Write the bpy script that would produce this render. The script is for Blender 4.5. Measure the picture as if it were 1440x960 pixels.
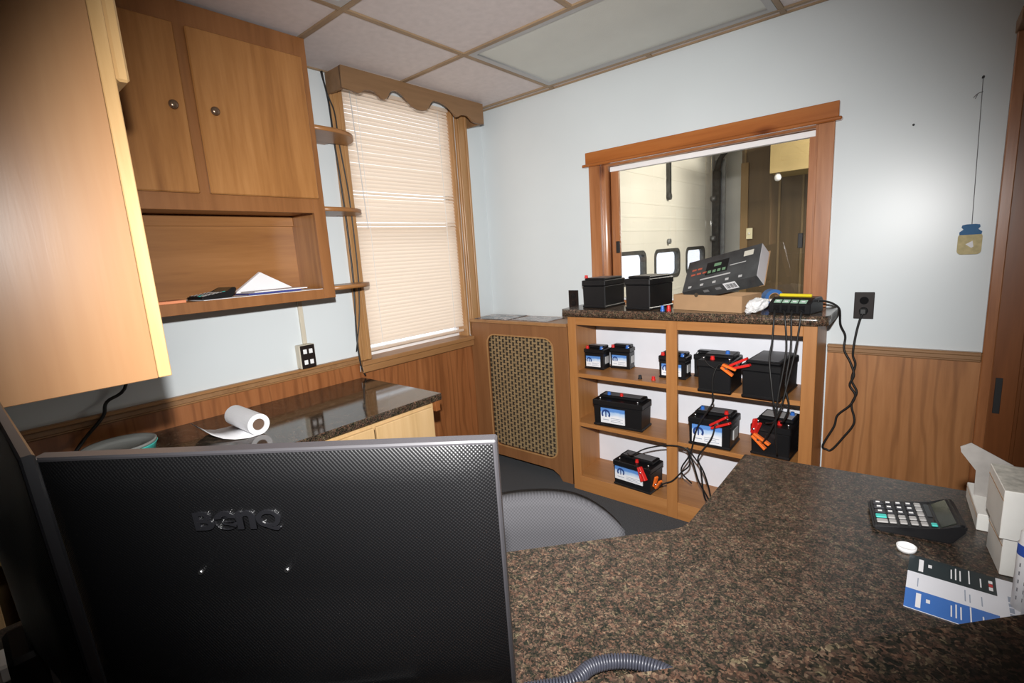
import bpy, bmesh, math, random
from mathutils import Vector, Matrix, noise as mnoise
random.seed(7)
for o in list(bpy.data.objects): bpy.data.objects.remove(o)
SC = bpy.context.scene
COL = SC.collection
PI = math.pi
# ------------------------------------------------------------------ camera
CAM = Vector((2.331, -2.550, 1.39))
FPX = 685.27
r_ = Vector((0.766, 0.639, -0.062)); u_ = Vector((-0.066, 0.173, 0.983)); f_ = Vector((-0.639, 0.749, -0.175))
yaw, pit, rol = -0.706288, -0.175901, -0.062579
f_ = Vector((math.cos(pit)*math.sin(yaw), math.cos(pit)*math.cos(yaw), math.sin(pit)))
r0 = Vector((math.cos(yaw), -math.sin(yaw), 0)); u0 = r0.cross(f_)
r_ = r0*math.cos(rol) + u0*math.sin(rol); u_ = -r0*math.sin(rol) + u0*math.cos(rol)
cd = bpy.data.cameras.new('camera'); cam = bpy.data.objects.new('camera', cd); COL.objects.link(cam)
cd.sensor_width = 36; cd.lens = FPX*36/1440; cd.clip_start = 0.02; cd.clip_end = 100
mw = Matrix((r_, u_, -f_)).transposed().to_4x4(); mw.translation = CAM
cam.matrix_world = mw
SC.camera = cam
# ------------------------------------------------------------------ light
w = bpy.data.worlds.new('sky'); SC.world = w; w.use_nodes = True
bg = w.node_tree.nodes['Background']; bg.inputs[0].default_value = (0.93, 0.96, 1.0, 1); bg.inputs[1].default_value = 1.8
def aim(o, d): o.rotation_euler = Vector(d).to_track_quat('-Z', 'Y').to_euler()
fl = bpy.data.lights.new('camera_flash', 'SPOT'); flo = bpy.data.objects.new('camera_flash', fl); COL.objects.link(flo)
flo.location = CAM + Vector((-0.01, 0.02, 0.19)); fd = (f_ + r_*.035 - u_*.088).normalized(); fx = fd.cross(u_).normalized(); fy = fx.cross(fd)
fm = Matrix((fx*1.08, fy, -fd)).transposed().to_4x4(); fm.translation = CAM + Vector((-0.01, 0.02, 0.19)); flo.matrix_world = fm
fl.energy = 382; fl.spot_size = math.radians(102); fl.spot_blend = 1.0; fl.shadow_soft_size = 0.022; fl.color = (1.0, 0.985, 0.97)
vs = SC.view_settings; vs.view_transform = 'Standard'; vs.look = 'None'; vs.gamma = 1.0; vs.use_curve_mapping = False
vs.exposure = 0.0
# ------------------------------------------------------------------ materials
MATS = {}
def newmat(name):
    m = bpy.data.materials.new(name); m.use_nodes = True; nt = m.node_tree
    return m, nt, nt.nodes['Principled BSDF']
def N(nt, t, **k):
    n = nt.nodes.new(t)
    for a, v in k.items(): setattr(n, a, v)
    return n
def coords(nt, sc=(1, 1, 1), rot=(0, 0, 0), src='Object'):
    tc = N(nt, 'ShaderNodeTexCoord'); mp = N(nt, 'ShaderNodeMapping')
    mp.inputs['Scale'].default_value = sc; mp.inputs['Rotation'].default_value = rot
    nt.links.new(tc.outputs[src], mp.inputs[0]); return mp.outputs[0]
def noise(nt, vec, scale, detail=3, rough=.5, dist=0):
    n = N(nt, 'ShaderNodeTexNoise'); n.inputs['Scale'].default_value = scale; n.inputs['Detail'].default_value = detail
    n.inputs['Roughness'].default_value = rough; n.inputs['Distortion'].default_value = dist
    nt.links.new(vec, n.inputs['Vector']); return n.outputs['Fac']
def ramp(nt, fac, stops, interp='LINEAR'):
    r = N(nt, 'ShaderNodeValToRGB'); cr = r.color_ramp; cr.interpolation = interp
    while len(cr.elements) < len(stops): cr.elements.new(.5)
    for e, (p, c) in zip(cr.elements, stops): e.position = p; e.color = (*c, 1)
    nt.links.new(fac, r.inputs[0]); return r.outputs[0]
def bump(nt, b, h, strength, dist=.002):
    n = N(nt, 'ShaderNodeBump'); n.inputs['Strength'].default_value = strength; n.inputs['Distance'].default_value = dist
    nt.links.new(h, n.inputs['Height']); nt.links.new(n.outputs[0], b.inputs['Normal'])
def M(name, col, rough=.5, metal=0, var=0, vs_=8, bmp=0, bs=200, coat=0, spec=.5, emit=0, bd=.002):
    if name in MATS: return MATS[name]
    m, nt, b = newmat(name)
    b.inputs['Base Color'].default_value = (*col, 1); b.inputs['Roughness'].default_value = rough
    b.inputs['Metallic'].default_value = metal; b.inputs['Specular IOR Level'].default_value = spec
    if coat: b.inputs['Coat Weight'].default_value = coat; b.inputs['Coat Roughness'].default_value = .15
    v = coords(nt)
    f = noise(nt, v, vs_, 4)
    k = max(var, .03)
    c = ramp(nt, f, [(.3, tuple(x*(1-k) for x in col)), (.7, tuple(min(1, x*(1+k)) for x in col))])
    nt.links.new(c, b.inputs['Base Color'])
    if bmp: bump(nt, b, noise(nt, v, bs, 2), bmp, bd)
    MATS[name] = m; return m
def wood(name, dark, mid, light, axis='z', rough=.4, grain=1.0, knots=False, coat=0.0, band=0):
    if name in MATS: return MATS[name]
    m, nt, b = newmat(name)
    st = {'x': (.07, 1, 1), 'y': (1, .07, 1), 'z': (1, 1, .07)}[axis]
    v = coords(nt, st)
    n1 = noise(nt, v, 9*grain, 5, .55, 1.2); n2 = noise(nt, v, 60*grain, 4, .6, .3)
    mx = N(nt, 'ShaderNodeMix'); mx.inputs[0].default_value = .38
    nt.links.new(n1, mx.inputs[2]); nt.links.new(n2, mx.inputs[3])
    c = ramp(nt, mx.outputs[0], [(.30, dark), (.5, mid), (.72, light)])
    if band:
        wv = N(nt, 'ShaderNodeTexWave'); wv.wave_type = 'BANDS'; wv.bands_direction = 'X' if band == 1 else 'Y'
        wv.inputs['Scale'].default_value = 6.5; wv.inputs['Distortion'].default_value = 11; wv.inputs['Detail'].default_value = 2; wv.inputs['Detail Scale'].default_value = 1.3
        nt.links.new(coords(nt, tuple(1 if s == 1 else .16 for s in st)), wv.inputs[0])
        c2 = ramp(nt, wv.outputs['Fac'], [(.0, (.52, .47, .42)), (.35, (1, 1, 1)), (1, (1.0, 1.0, 1.0))])
        ml = N(nt, 'ShaderNodeMix', data_type='RGBA', blend_type='MULTIPLY'); ml.inputs[0].default_value = .5
        nt.links.new(c, ml.inputs[6]); nt.links.new(c2, ml.inputs[7]); c = ml.outputs[2]
    if knots:
        vo = N(nt, 'ShaderNodeTexVoronoi'); vo.inputs['Scale'].default_value = 3.2
        nt.links.new(coords(nt, tuple(1.6 if s == 1 else .8 for s in st)), vo.inputs[0])
        c2 = ramp(nt, vo.outputs['Distance'], [(.03, (.25, .16, .12)), (.09, (.62, .5, .45)), (.17, (1, 1, 1))])
        ml = N(nt, 'ShaderNodeMix', data_type='RGBA', blend_type='MULTIPLY'); ml.inputs[0].default_value = .9
        nt.links.new(c, ml.inputs[6]); nt.links.new(c2, ml.inputs[7]); c = ml.outputs[2]
    nt.links.new(c, b.inputs['Base Color']); b.inputs['Roughness'].default_value = rough
    if name == 'birch_plywood': b.inputs['Specular IOR Level'].default_value = .55
    if coat: b.inputs['Coat Weight'].default_value = coat; b.inputs['Coat Roughness'].default_value = .22
    bump(nt, b, n2, .12, .001)
    MATS[name] = m; return m
def granite(name, rough, bright=1.0):
    m, nt, b = newmat(name)
    v = coords(nt)
    nz = N(nt, 'ShaderNodeTexNoise'); nz.inputs['Scale'].default_value = 150; nz.inputs['Detail'].default_value = 3; nt.links.new(v, nz.inputs['Vector'])
    ad = N(nt, 'ShaderNodeMix', data_type='VECTOR'); ad.inputs[0].default_value = .012
    nt.links.new(v, ad.inputs[4]); nt.links.new(nz.outputs['Color'], ad.inputs[5])
    vo = N(nt, 'ShaderNodeTexVoronoi'); vo.inputs['Scale'].default_value = 360; nt.links.new(ad.outputs[1], vo.inputs['Vector'])
    sp = N(nt, 'ShaderNodeSeparateColor'); nt.links.new(vo.outputs['Color'], sp.inputs[0])
    big = noise(nt, v, 48, 4, .65)
    m0 = N(nt, 'ShaderNodeMix'); m0.inputs[0].default_value = .45
    nt.links.new(sp.outputs[0], m0.inputs[2]); nt.links.new(noise(nt, v, 330, 3, .7), m0.inputs[3])
    mx = N(nt, 'ShaderNodeMix'); mx.inputs[0].default_value = .42
    nt.links.new(m0.outputs[0], mx.inputs[2]); nt.links.new(big, mx.inputs[3])
    k = bright
    c = ramp(nt, mx.outputs[0], [(.32, (.010*k, .013*k, .010*k)), (.42, (.034*k, .034*k, .025*k)), (.50, (.082*k, .053*k, .039*k)), (.57, (.15*k, .088*k, .063*k)), (.65, (.25*k, .17*k, .115*k)), (.76, (.46*k, .35*k, .23*k))])
    tn = ramp(nt, noise(nt, v, 75, 2, .5), [(.36, (.72, .95, .74)), (.5, (1, 1, 1)), (.64, (1.25, .95, .82))])
    ml = N(nt, 'ShaderNodeMix', data_type='RGBA', blend_type='MULTIPLY'); ml.inputs[0].default_value = .55
    nt.links.new(c, ml.inputs[6]); nt.links.new(tn, ml.inputs[7])
    nt.links.new(ml.outputs[2], b.inputs['Base Color']); b.inputs['Roughness'].default_value = rough
    bump(nt, b, noise(nt, v, 300, 2), .05, .001)
    MATS[name] = m; return m
def weave(name, col, period, rough, strength, contrast=.5, plane='xz', spec=.5, dist=.0006):
    m, nt, b = newmat(name)
    tc = N(nt, 'ShaderNodeTexCoord'); se = N(nt, 'ShaderNodeSeparateXYZ'); nt.links.new(tc.outputs['Object'], se.inputs[0])
    def mth(op, a, bb=None):
        n = N(nt, 'ShaderNodeMath', operation=op)
        for i, q in enumerate((a, bb)):
            if q is None: continue
            if isinstance(q, (int, float)): n.inputs[i].default_value = q
            else: nt.links.new(q, n.inputs[i])
        return n.outputs[0]
    A = se.outputs[{'x': 0, 'y': 1, 'z': 2}[plane[0]]]; B = se.outputs[{'x': 0, 'y': 1, 'z': 2}[plane[1]]]
    k = 2*PI/period*.7071
    s1 = mth('SINE', mth('MULTIPLY', A, k)); s2 = mth('SINE', mth('MULTIPLY', B, k))
    h = mth('ADD', mth('MULTIPLY', mth('MULTIPLY', s1, s2), .5), .5)
    c = ramp(nt, h, [(0, tuple(x*(1-contrast) for x in col)), (1, tuple(x*(1+contrast) for x in col))])
    nt.links.new(c, b.inputs['Base Color']); b.inputs['Roughness'].default_value = rough; b.inputs['Specular IOR Level'].default_value = spec
    bump(nt, b, h, strength, dist)
    MATS[name] = m; return m
def glass(name, tint=(1, 1, 1), ior=1.5):
    m = bpy.data.materials.new(name); m.use_nodes = True; nt = m.node_tree; nt.nodes.clear()
    o = N(nt, 'ShaderNodeOutputMaterial'); mx = N(nt, 'ShaderNodeMixShader'); t = N(nt, 'ShaderNodeBsdfTransparent'); g = N(nt, 'ShaderNodeBsdfGlossy'); fr = N(nt, 'ShaderNodeLayerWeight'); pw_ = N(nt, 'ShaderNodeMath', operation='POWER'); ma_ = N(nt, 'ShaderNodeMath', operation='MULTIPLY_ADD')
    t.inputs[0].default_value = (*tint, 1); g.inputs['Roughness'].default_value = 0.01; fr.inputs[0].default_value = .5; pw_.inputs[1].default_value = 4.0; ma_.inputs[1].default_value = .9; ma_.inputs[2].default_value = .045
    nt.links.new(fr.outputs['Facing'], pw_.inputs[0]); nt.links.new(pw_.outputs[0], ma_.inputs[0])
    nt.links.new(ma_.outputs[0], mx.inputs[0]); nt.links.new(t.outputs[0], mx.inputs[1]); nt.links.new(g.outputs[0], mx.inputs[2]); nt.links.new(mx.outputs[0], o.inputs[0])
    MATS[name] = m; return m
def translucent(name, col, tr=.5, rough=.5):
    m = bpy.data.materials.new(name); m.use_nodes = True; nt = m.node_tree; b = nt.nodes['Principled BSDF']
    b.inputs['Base Color'].default_value = (*col, 1); b.inputs['Roughness'].default_value = rough
    t = N(nt, 'ShaderNodeBsdfTranslucent'); t.inputs[0].default_value = (*col, 1)
    mx = N(nt, 'ShaderNodeMixShader'); mx.inputs[0].default_value = tr
    out = nt.nodes['Material Output']
    nt.links.new(b.outputs[0], mx.inputs[1]); nt.links.new(t.outputs[0], mx.inputs[2]); nt.links.new(mx.outputs[0], out.inputs[0])
    MATS[name] = m; return m

PAINT = M('wall_paint', (.615, .66, .675), .335, var=.03, vs_=1.5, bmp=.10, bs=260, bd=.001)
TILE = M('ceiling_tile_white', (.66, .60, .59), .9, var=.05, vs_=30, bmp=.3, bs=500)
BAR = M('ceiling_bar_brown', (.30, .205, .12), .5, var=.15, vs_=6)
DIFF = M('light_diffuser', (.61, .62, .57), .35, var=.06, vs_=3, bmp=.4, bs=300)
CARPET = M('carpet', (.062, .066, .072), .95, var=.6, vs_=260, bmp=.8, bs=700, bd=.004)
CABY = wood('cabinet_wood_vertical', (.22, .088, .025), (.33, .145, .044), (.43, .205, .07), 'z', .33)
CABH = wood('cabinet_wood_along_y', (.22, .09, .028), (.30, .132, .042), (.37, .17, .06), 'y', .35)
CABD = wood('cabinet_frame_wood', (.19, .075, .024), (.25, .104, .035), (.30, .13, .047), 'z', .35)
PLY = wood('birch_plywood', (.31, .15, .062), (.355, .183, .08), (.39, .215, .10), 'z', .32, .6)
PLYE = wood('birch_frame_edge', (.46, .27, .105), (.54, .34, .15), (.60, .40, .20), 'z', .35)
BIRCH = wood('pale_birch', (.42, .27, .12), (.50, .33, .16), (.56, .38, .20), 'z', .4)
OAK = wood('shelf_oak', (.29, .118, .034), (.365, .157, .047), (.43, .20, .068), 'z', .42)
OAKX = wood('shelf_oak_along_x', (.29, .118, .034), (.365, .157, .047), (.43, .20, .068), 'x', .42)
RADW = wood('radiator_cover_wood', (.175, .072, .026), (.22, .095, .035), (.26, .12, .047), 'z', .45)
CASE = wood('window_casing_wood', (.28, .14, .05), (.37, .195, .075), (.44, .25, .11), 'z', .4)
CASEY = wood('window_sill_wood', (.24, .115, .042), (.31, .155, .06), (.37, .20, .085), 'y', .4)
VAL = wood('valance_wood', (.17, .092, .042), (.215, .12, .056), (.255, .145, .07), 'y', .5)
PINE = wood('stained_pine_vertical', (.21, .075, .026), (.35, .138, .052), (.47, .22, .10), 'z', .28, .9, True, .5)
PINEX = wood('stained_pine_along_x', (.26, .078, .018), (.355, .115, .028), (.42, .155, .043), 'x', .25, .7, True, .4)
DOORW = wood('dark_door_wood', (.12, .037, .010), (.19, .062, .017), (.26, .09, .026), 'z', .34, .8, True, .15)
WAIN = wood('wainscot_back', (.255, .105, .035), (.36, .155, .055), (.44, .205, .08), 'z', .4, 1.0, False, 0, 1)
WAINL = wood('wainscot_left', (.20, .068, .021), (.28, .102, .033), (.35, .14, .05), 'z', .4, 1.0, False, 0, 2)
RAIL = wood('chair_rail_wood', (.20, .10, .04), (.27, .14, .06), (.32, .18, .08), 'x', .4)
GRAN = granite('granite_laminate', .28, .41)
GRANL = granite('granite_laminate_gloss', .07, .45)
GRANS = granite('granite_laminate_shelf', .2, .7)
BLK = M('black_plastic', (.0065, .0065, .0075), .36, var=.1, bmp=.05, bs=400)
BLKG = M('black_gloss', (.008, .008, .009), .12)
BLKM = M('black_matte', (.010, .010, .011), .6)
CORD = M('black_cord', (.010, .010, .010), .45)
GREYP = M('grey_plastic', (.16, .16, .17), .4)
LGREY = M('light_grey_plastic', (.42, .42, .42), .45)
WHITE = M('white_melamine', (.74, .75, .80), .35)
PAPER = M('white_paper', (.78, .78, .80), .7)
WPL = M('white_plastic', (.78, .78, .78), .4)
RED = M('red_plastic', (.60, .018, .015), .35)
BLUE = M('blue_plastic', (.03, .14, .50), .35)
ORNG = M('orange_plastic', (.80, .16, .02), .4)
TEAL = M('teal_plastic', (.06, .50, .44), .4)
METAL = M('brushed_metal', (.55, .55, .56), .3, 1)
BRASS = M('grille_brass', (.40, .29, .155), .4, .35, var=.2, vs_=25)
DARKIN = M('grille_backing', (.035, .024, .014), .8)
BEIGE = M('beige_plastic', (.55, .50, .40), .45)
BROWNP = M('dark_brown_plastic', (.012, .007, .006), .5, spec=.25)
CARD = M('cardboard', (.37, .225, .118), .75, var=.05, vs_=20)
CREAM = M('garage_door_cream', (.78, .755, .655), .5, var=.04, vs_=2, bmp=.05, bs=120)
GRUB = M('garage_rubber', (.06, .06, .055), .6, var=.4, vs_=20)
GSTEEL = M('galvanised_steel', (.33, .34, .34), .45, .6, var=.2, vs_=10)
GWALL = M('garage_wall_grey', (.78, .77, .70), .7, var=.08, vs_=3)
GPANEL = wood('garage_panelling', (.06, .036, .013), (.08, .049, .018), (.10, .063, .025), 'z', .45)
GSOFF = M('garage_soffit_cream', (.34, .25, .105), .6, var=.08, vs_=4)
CONC = M('garage_concrete', (.22, .21, .20), .85, var=.2, vs_=4)
NAVY = M('logo_navy', (.02, .05, .19), .4)
LTXT = M('print_grey', (.30, .34, .42), .5)
KNOB = M('knob_bronze', (.20, .13, .085), .25, .6)
GLASSM = glass('clear_glass'); PANEG = glass('door_pane', (.97, .98, 1), 1.3)
SLAT = translucent('blind_slat_cream', (.82, .70, .58), .36, .45)
CLEAR = translucent('milky_plastic', (.75, .75, .76), .4, .3)
CHAIRF = weave('chair_fabric', (.043, .042, .046), .0056, .8, .5, .3, 'xz', .3, .0012)
MONB = weave('monitor_hatched_plastic', (.0012, .0012, .0015), .0030, .35, .6, .2, 'xz', .85, .0006)
LABELM, nt, b = newmat('battery_label')
g = coords(nt, src='Generated'); sx = N(nt, 'ShaderNodeSeparateXYZ'); nt.links.new(g, sx.inputs[0])
mm = N(nt, 'ShaderNodeMath', operation='MULTIPLY_ADD'); mm.inputs[1].default_value = .45; nt.links.new(noise(nt, g, 2.2, 3), mm.inputs[0]); nt.links.new(sx.outputs[2], mm.inputs[2])
c = ramp(nt, mm.outputs[0], [(.66, (.76, .77, .80)), (.88, (.40, .56, .78)), (1.12 if False else 1.0, (.10, .25, .60))])
nt.links.new(c, b.inputs['Base Color']); b.inputs['Roughness'].default_value = .3
# ------------------------------------------------------------------ helpers
def link(o): COL.objects.link(o); return o
def mesh_from(bm, name, smooth=False):
    bmesh.ops.recalc_face_normals(bm, faces=bm.faces)
    me = bpy.data.meshes.new(name); bm.to_mesh(me); bm.free()
    if smooth:
        for p in me.polygons: p.use_smooth = True
    return me
def par(o, p, local=False):
    """parent o to p; meshes of unrotated things are written in world coordinates"""
    if p is None: return o
    o.parent = p
    if not local: o.location = Vector(o.location) - p.location
    return o
def obj(name, me, mat, p=None, local=False, label=None):
    o = bpy.data.objects.new(name, me); link(o)
    if mat is not None and not me.materials: me.materials.append(mat)
    par(o, p, local)
    if label: o['label'] = label
    return o
def bbox(bm, x0, x1, y0, y1, z0, z1, bev=0):
    t = bmesh.new(); r = bmesh.ops.create_cube(t, size=1)
    for v in t.verts:
        v.co = Vector((x0 + (v.co.x+.5)*(x1-x0), y0 + (v.co.y+.5)*(y1-y0), z0 + (v.co.z+.5)*(z1-z0)))
    if bev: bmesh.ops.bevel(t, geom=list(t.edges), offset=bev, segments=1, affect='EDGES', profile=.5)
    me = bpy.data.meshes.new('t'); t.to_mesh(me); t.free(); bm.from_mesh(me); bpy.data.meshes.remove(me)
def box(name, x0, x1, y0, y1, z0, z1, mat, p=None, bev=.0015, local=False, label=None):
    bm = bmesh.new(); bbox(bm, min(x0, x1), max(x0, x1), min(y0, y1), max(y0, y1), min(z0, z1), max(z0, z1), bev)
    return obj(name, mesh_from(bm, name), mat, p, local, label)
def struct(o): o['kind'] = 'structure'; return o
def tag(o, label, cat, group=None):
    o['label'] = label; o['category'] = cat
    if group: o['group'] = group
    return o
def thing(name, label, cat, loc=(0, 0, 0), rz=0, group=None):
    o = bpy.data.objects.new(name, None); link(o); o.location = loc; o.rotation_euler = (0, 0, rz); o.empty_display_size = .05
    return tag(o, label, cat, group)
def bcyl(bm, p0, p1, r0, r1=None, n=16, caps=True):
    r1 = r0 if r1 is None else r1
    p0 = Vector(p0); p1 = Vector(p1); d = (p1-p0).normalized()
    a = d.orthogonal().normalized(); c = d.cross(a)
    R0 = [bm.verts.new(p0 + (a*math.cos(t)+c*math.sin(t))*r0) for t in [2*PI*i/n for i in range(n)]]
    R1 = [bm.verts.new(p1 + (a*math.cos(t)+c*math.sin(t))*r1) for t in [2*PI*i/n for i in range(n)]]
    for i in range(n): bm.faces.new((R0[i], R0[(i+1) % n], R1[(i+1) % n], R1[i]))
    if caps: bm.faces.new(R0[::-1]); bm.faces.new(R1)
def cyl(name, p0, p1, r0, mat, p=None, r1=None, n=16, local=False, label=None):
    bm = bmesh.new(); bcyl(bm, p0, p1, r0, r1, n); me = mesh_from(bm, name)
    if n > 8:
        for f in me.polygons: f.use_smooth = len(f.vertices) == 4
    return obj(name, me, mat, p, local, label)
def blathe(bm, prof, c=(0, 0, 0), n=24):
    rings = []
    for r, z in prof:
        rings.append([bm.verts.new((c[0]+r*math.cos(2*PI*i/n), c[1]+r*math.sin(2*PI*i/n), c[2]+z)) for i in range(n)] if r > 1e-6 else [bm.verts.new((c[0], c[1], c[2]+z))])
    for A, B in zip(rings, rings[1:]):
        for i in range(n):
            j = (i+1) % n
            if len(A) == 1 and len(B) == 1: continue
            if len(A) == 1: bm.faces.new((A[0], B[i], B[j]))
            elif len(B) == 1: bm.faces.new((A[i], A[j], B[0]))
            else: bm.faces.new((A[i], A[j], B[j], B[i]))
def smoothpts(pts, k=6):
    P = [Vector(q) for q in pts]; P = [P[0]*2-P[1]] + P + [P[-1]*2-P[-2]]; out = []
    for i in range(1, len(P)-2):
        for s in range(k):
            t = s/k; a, b_, c_, d = P[i-1:i+3]
            out.append(.5*((2*b_)+(-a+c_)*t+(2*a-5*b_+4*c_-d)*t*t+(-a+3*b_-3*c_+d)*t**3))
    out.append(P[-2]); return out
def btube(bm, pts, r, n=8):
    rings = []; up = None
    for i, q in enumerate(pts):
        d = (pts[min(i+1, len(pts)-1)] - pts[max(i-1, 0)]).normalized()
        a = d.orthogonal().normalized() if up is None else (up - d*up.dot(d)).normalized()
        up = a; c = d.cross(a)
        rings.append([bm.verts.new(q + (a*math.cos(2*PI*k/n)+c*math.sin(2*PI*k/n))*r) for k in range(n)])
    for A, B in zip(rings, rings[1:]):
        for k in range(n): bm.faces.new((A[k], A[(k+1) % n], B[(k+1) % n], B[k]))
    bm.faces.new(rings[0][::-1]); bm.faces.new(rings[-1])
def tube(name, pts, r, mat, p=None, n=8, k=6, local=False, label=None):
    bm = bmesh.new(); btube(bm, smoothpts(pts, k), r, n); return obj(name, mesh_from(bm, name, True), mat, p, local, label)
DG = None
def curve_mesh(cu):
    o = bpy.data.objects.new('tmp', cu); COL.objects.link(o)
    dg = bpy.context.evaluated_depsgraph_get(); me = bpy.data.meshes.new_from_object(o.evaluated_get(dg))
    bpy.data.objects.remove(o); return me
def plate(outer, holes, t0, t1, axis, bev=0):
    """extruded 2D outline with holes; axis 'x': (u,v)=(y,z), 'y': (x,z), 'z': (x,y); spans t0..t1 along axis"""
    cu = bpy.data.curves.new('c', 'CURVE'); cu.dimensions = '2D'; cu.fill_mode = 'BOTH'; cu.extrude = abs(t1-t0)/2
    for lp in [outer]+holes:
        s = cu.splines.new('POLY'); s.points.add(len(lp)-1); s.use_cyclic_u = True
        for q, (a, c_) in zip(s.points, lp): q.co = (a, c_, 0, 1)
    me = curve_mesh(cu); m = (t0+t1)/2
    for v in me.vertices:
        a, c_, d = v.co
        v.co = {'x': (m+d, a, c_), 'y': (a, m+d, c_), 'z': (a, c_, m+d)}[axis]
    bm = bmesh.new(); bm.from_mesh(me); bmesh.ops.remove_doubles(bm, verts=bm.verts, dist=1e-6); bpy.data.meshes.remove(me)
    return mesh_from(bm, 'plate')
def rect(a0, a1, b0, b1): return [(a0, b0), (a1, b0), (a1, b1), (a0, b1)]
def rrect(a0, a1, b0, b1, r, n=6):
    out = []
    for cx, cy, s in ((a1-r, b0+r, -PI/2), (a1-r, b1-r, 0), (a0+r, b1-r, PI/2), (a0+r, b0+r, PI)):
        for i in range(n+1):
            t = s+PI/2*i/n; out.append((cx+r*math.cos(t), cy+r*math.sin(t)))
    return out
def copy_tree(o, p=None):
    c_ = o.copy(); COL.objects.link(c_); c_.parent = p
    for ch in list(o.children): copy_tree(ch, c_)
    return c_
# ------------------------------------------------------------------ setting
H = 2.33; YF = -4.3; XR = 4.0; WIN = (-1.035, -.25, .855, 2.312)   # left window opening y0,y1,z0,z1
struct(box('floor', 0, XR, YF, 0, -.05, 0, CARPET, bev=0))
wl = struct(obj('wall_left', plate(rect(YF, 0.12, 0, 2.5), [rect(*WIN)], -.12, 0, 'x'), PAINT))
PT = (.895, 1.948, 1.075, 1.862)                                    # pass-through opening x0,x1,z0,z1
DO = (2.626, 3.46, .0, 2.03)
wb = struct(obj('wall_back', plate([(-.12, 0), (DO[0], 0), (DO[0], DO[3]), (DO[1], DO[3]), (DO[1], 0), (XR, 0), (XR, 2.5), (-.12, 2.5)], [rect(*PT)], 0, .12, 'y'), PAINT))
struct(box('wall_right', XR, XR+.1, YF, .12, 0, 2.5, PAINT, bev=0))
struct(box('wall_front', -.12, XR+.1, YF-.1, YF, 0, 2.5, PAINT, bev=0))
struct(box('wall_partition', 0, 1.20, -2.70, -2.60, 0, H, PAINT, bev=0))
# ceiling: slab, lay-in tiles, bars, two light troffers
ce = struct(box('ceiling', 0, XR, YF, 0, 2.40, 2.46, TILE, bev=0))
GX = [0, .597, 1.198, 1.80, 2.405, 3.01, 3.615, XR]; GY = [0, -.055, -.738, -1.375, -2.01, -2.645, -3.28, -3.915, YF]
for j in range(len(GY)-1):
    for i in range(len(GX)-1):
        if (j in (1, 3)) and i in (1, 2): continue
        box('ceiling_tile', GX[i]+.004, GX[i+1]-.004, GY[j+1]+.003, GY[j]-.003, H+.005, H+.02, TILE, ce, 0)
for k, x in enumerate(GX):
    if x == 1.198:
        for a, b_ in ((0, -.055), (-.738, -1.375), (-2.01, YF)): box('ceiling_bar', x-.011, x+.011, b_, a, H-.002, H+.012, BAR, ce, 0)
    else:
        box('ceiling_bar', max(x-.011, 0), min(x+.011, XR), YF, 0, H-.002, H+.012, BAR, ce, 0)
for y in GY:
    hw = .009 if y > -.1 else .011
    box('ceiling_bar', 0, XR, max(y-hw, YF), min(y+hw, 0), H-.003, H+.011, BAR, ce, 0)
for nm, y0, y1, lb in (('light_troffer', -.738, -.055, 'long unlit ceiling light panel beside the back wall'), ('light_troffer', -2.01, -1.375, 'unlit ceiling light panel above the wall cabinets')):
    t = thing(nm, lb, 'ceiling light', (1.2, (y0+y1)/2, H))
    obj('troffer_frame', plate(rect(.61, 1.787, y0+.013, y1-.013), [rect(.64, 1.757, y0+.043, y1-.043)], H-.001, H+.03, 'z'), LGREY, t)
    box('diffuser', .63, 1.767, y0+.033, y1-.033, H+.006, H+.012, DIFF, t, 0)
# wainscot + chair rails
box('wainscot_panel', 2.02, 2.521, -.008, 0, 0, .885, WAIN, wb, 0)
box('wainscot_panel', 0, .82, -.006, 0, 0, .885, WAIN, wb, 0)
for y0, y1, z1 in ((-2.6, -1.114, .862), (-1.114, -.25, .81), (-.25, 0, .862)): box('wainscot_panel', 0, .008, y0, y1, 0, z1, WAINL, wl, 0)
def rail(name, x0, x1, y0, y1, z0, z1, ax):
    o = struct(box(name, x0, x1, y0, y1, z0+.008, z1-.012, RAIL, None, .003))
    if ax == 'x':
        box('rail_cap', x0, x1, y0-.008, y1, z1-.014, z1, RAIL, o, .003); box('rail_bead', x0, x1, y0+.004, y1, z0, z0+.012, RAIL, o, .003)
    else:
        box('rail_cap', x0, x1+.010, y0, y1, z1-.014, z1, CASEY, o, .003); box('rail_bead', x0, x1-.004, y0, y1, z0, z0+.012, CASEY, o, .003)
rail('trim_1', 2.02, 2.521, -.018, 0, .872, .912, 'x')
rail('trim_2', 0, .018, -2.6, -1.114, .858, .902, 'y')
box('baseboard_back', 2.02, 2.521, -.014, -.008, 0, .09, WAIN, None)['kind'] = 'structure'
# ------------------------------------------------------------------ left window with blind and valance
wn = struct(obj('window_1', plate(rect(*WIN), [rect(WIN[0]+.035, WIN[1]-.035, WIN[2]+.055, 1.54), rect(WIN[0]+.035, WIN[1]-.035, 1.585, WIN[3]-.04)], -.115, -.085, 'x'), WPL))
box('pane', -.102, -.098, WIN[0]+.03, WIN[1]-.03, WIN[2]+.03, 1.55, GLASSM, wn, 0); box('pane', -.102, -.098, WIN[0]+.03, WIN[1]-.03, 1.58, WIN[3]-.03, GLASSM, wn, 0)
box('jamb', -.085, 0, WIN[1]-.02, WIN[1], WIN[2], WIN[3], CASE, wn); box('jamb', -.085, 0, WIN[0], WIN[0]+.008, WIN[2], WIN[3], CASE, wn)
for y0, y1, z0 in ((-1.108, -1.040, .873), (-.250, -.153, .873)):
    box('casing', 0, .020, y0, y1, z0, 2.322, CASE, wn, .003)
    box('casing_bead', .020, .027, y0+.012, y0+.026, z0, 2.322, CASE, wn, .002); box('casing_bead', .020, .027, y1-.026, y1-.012, z0, 2.322, CASE, wn, .002)
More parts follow.
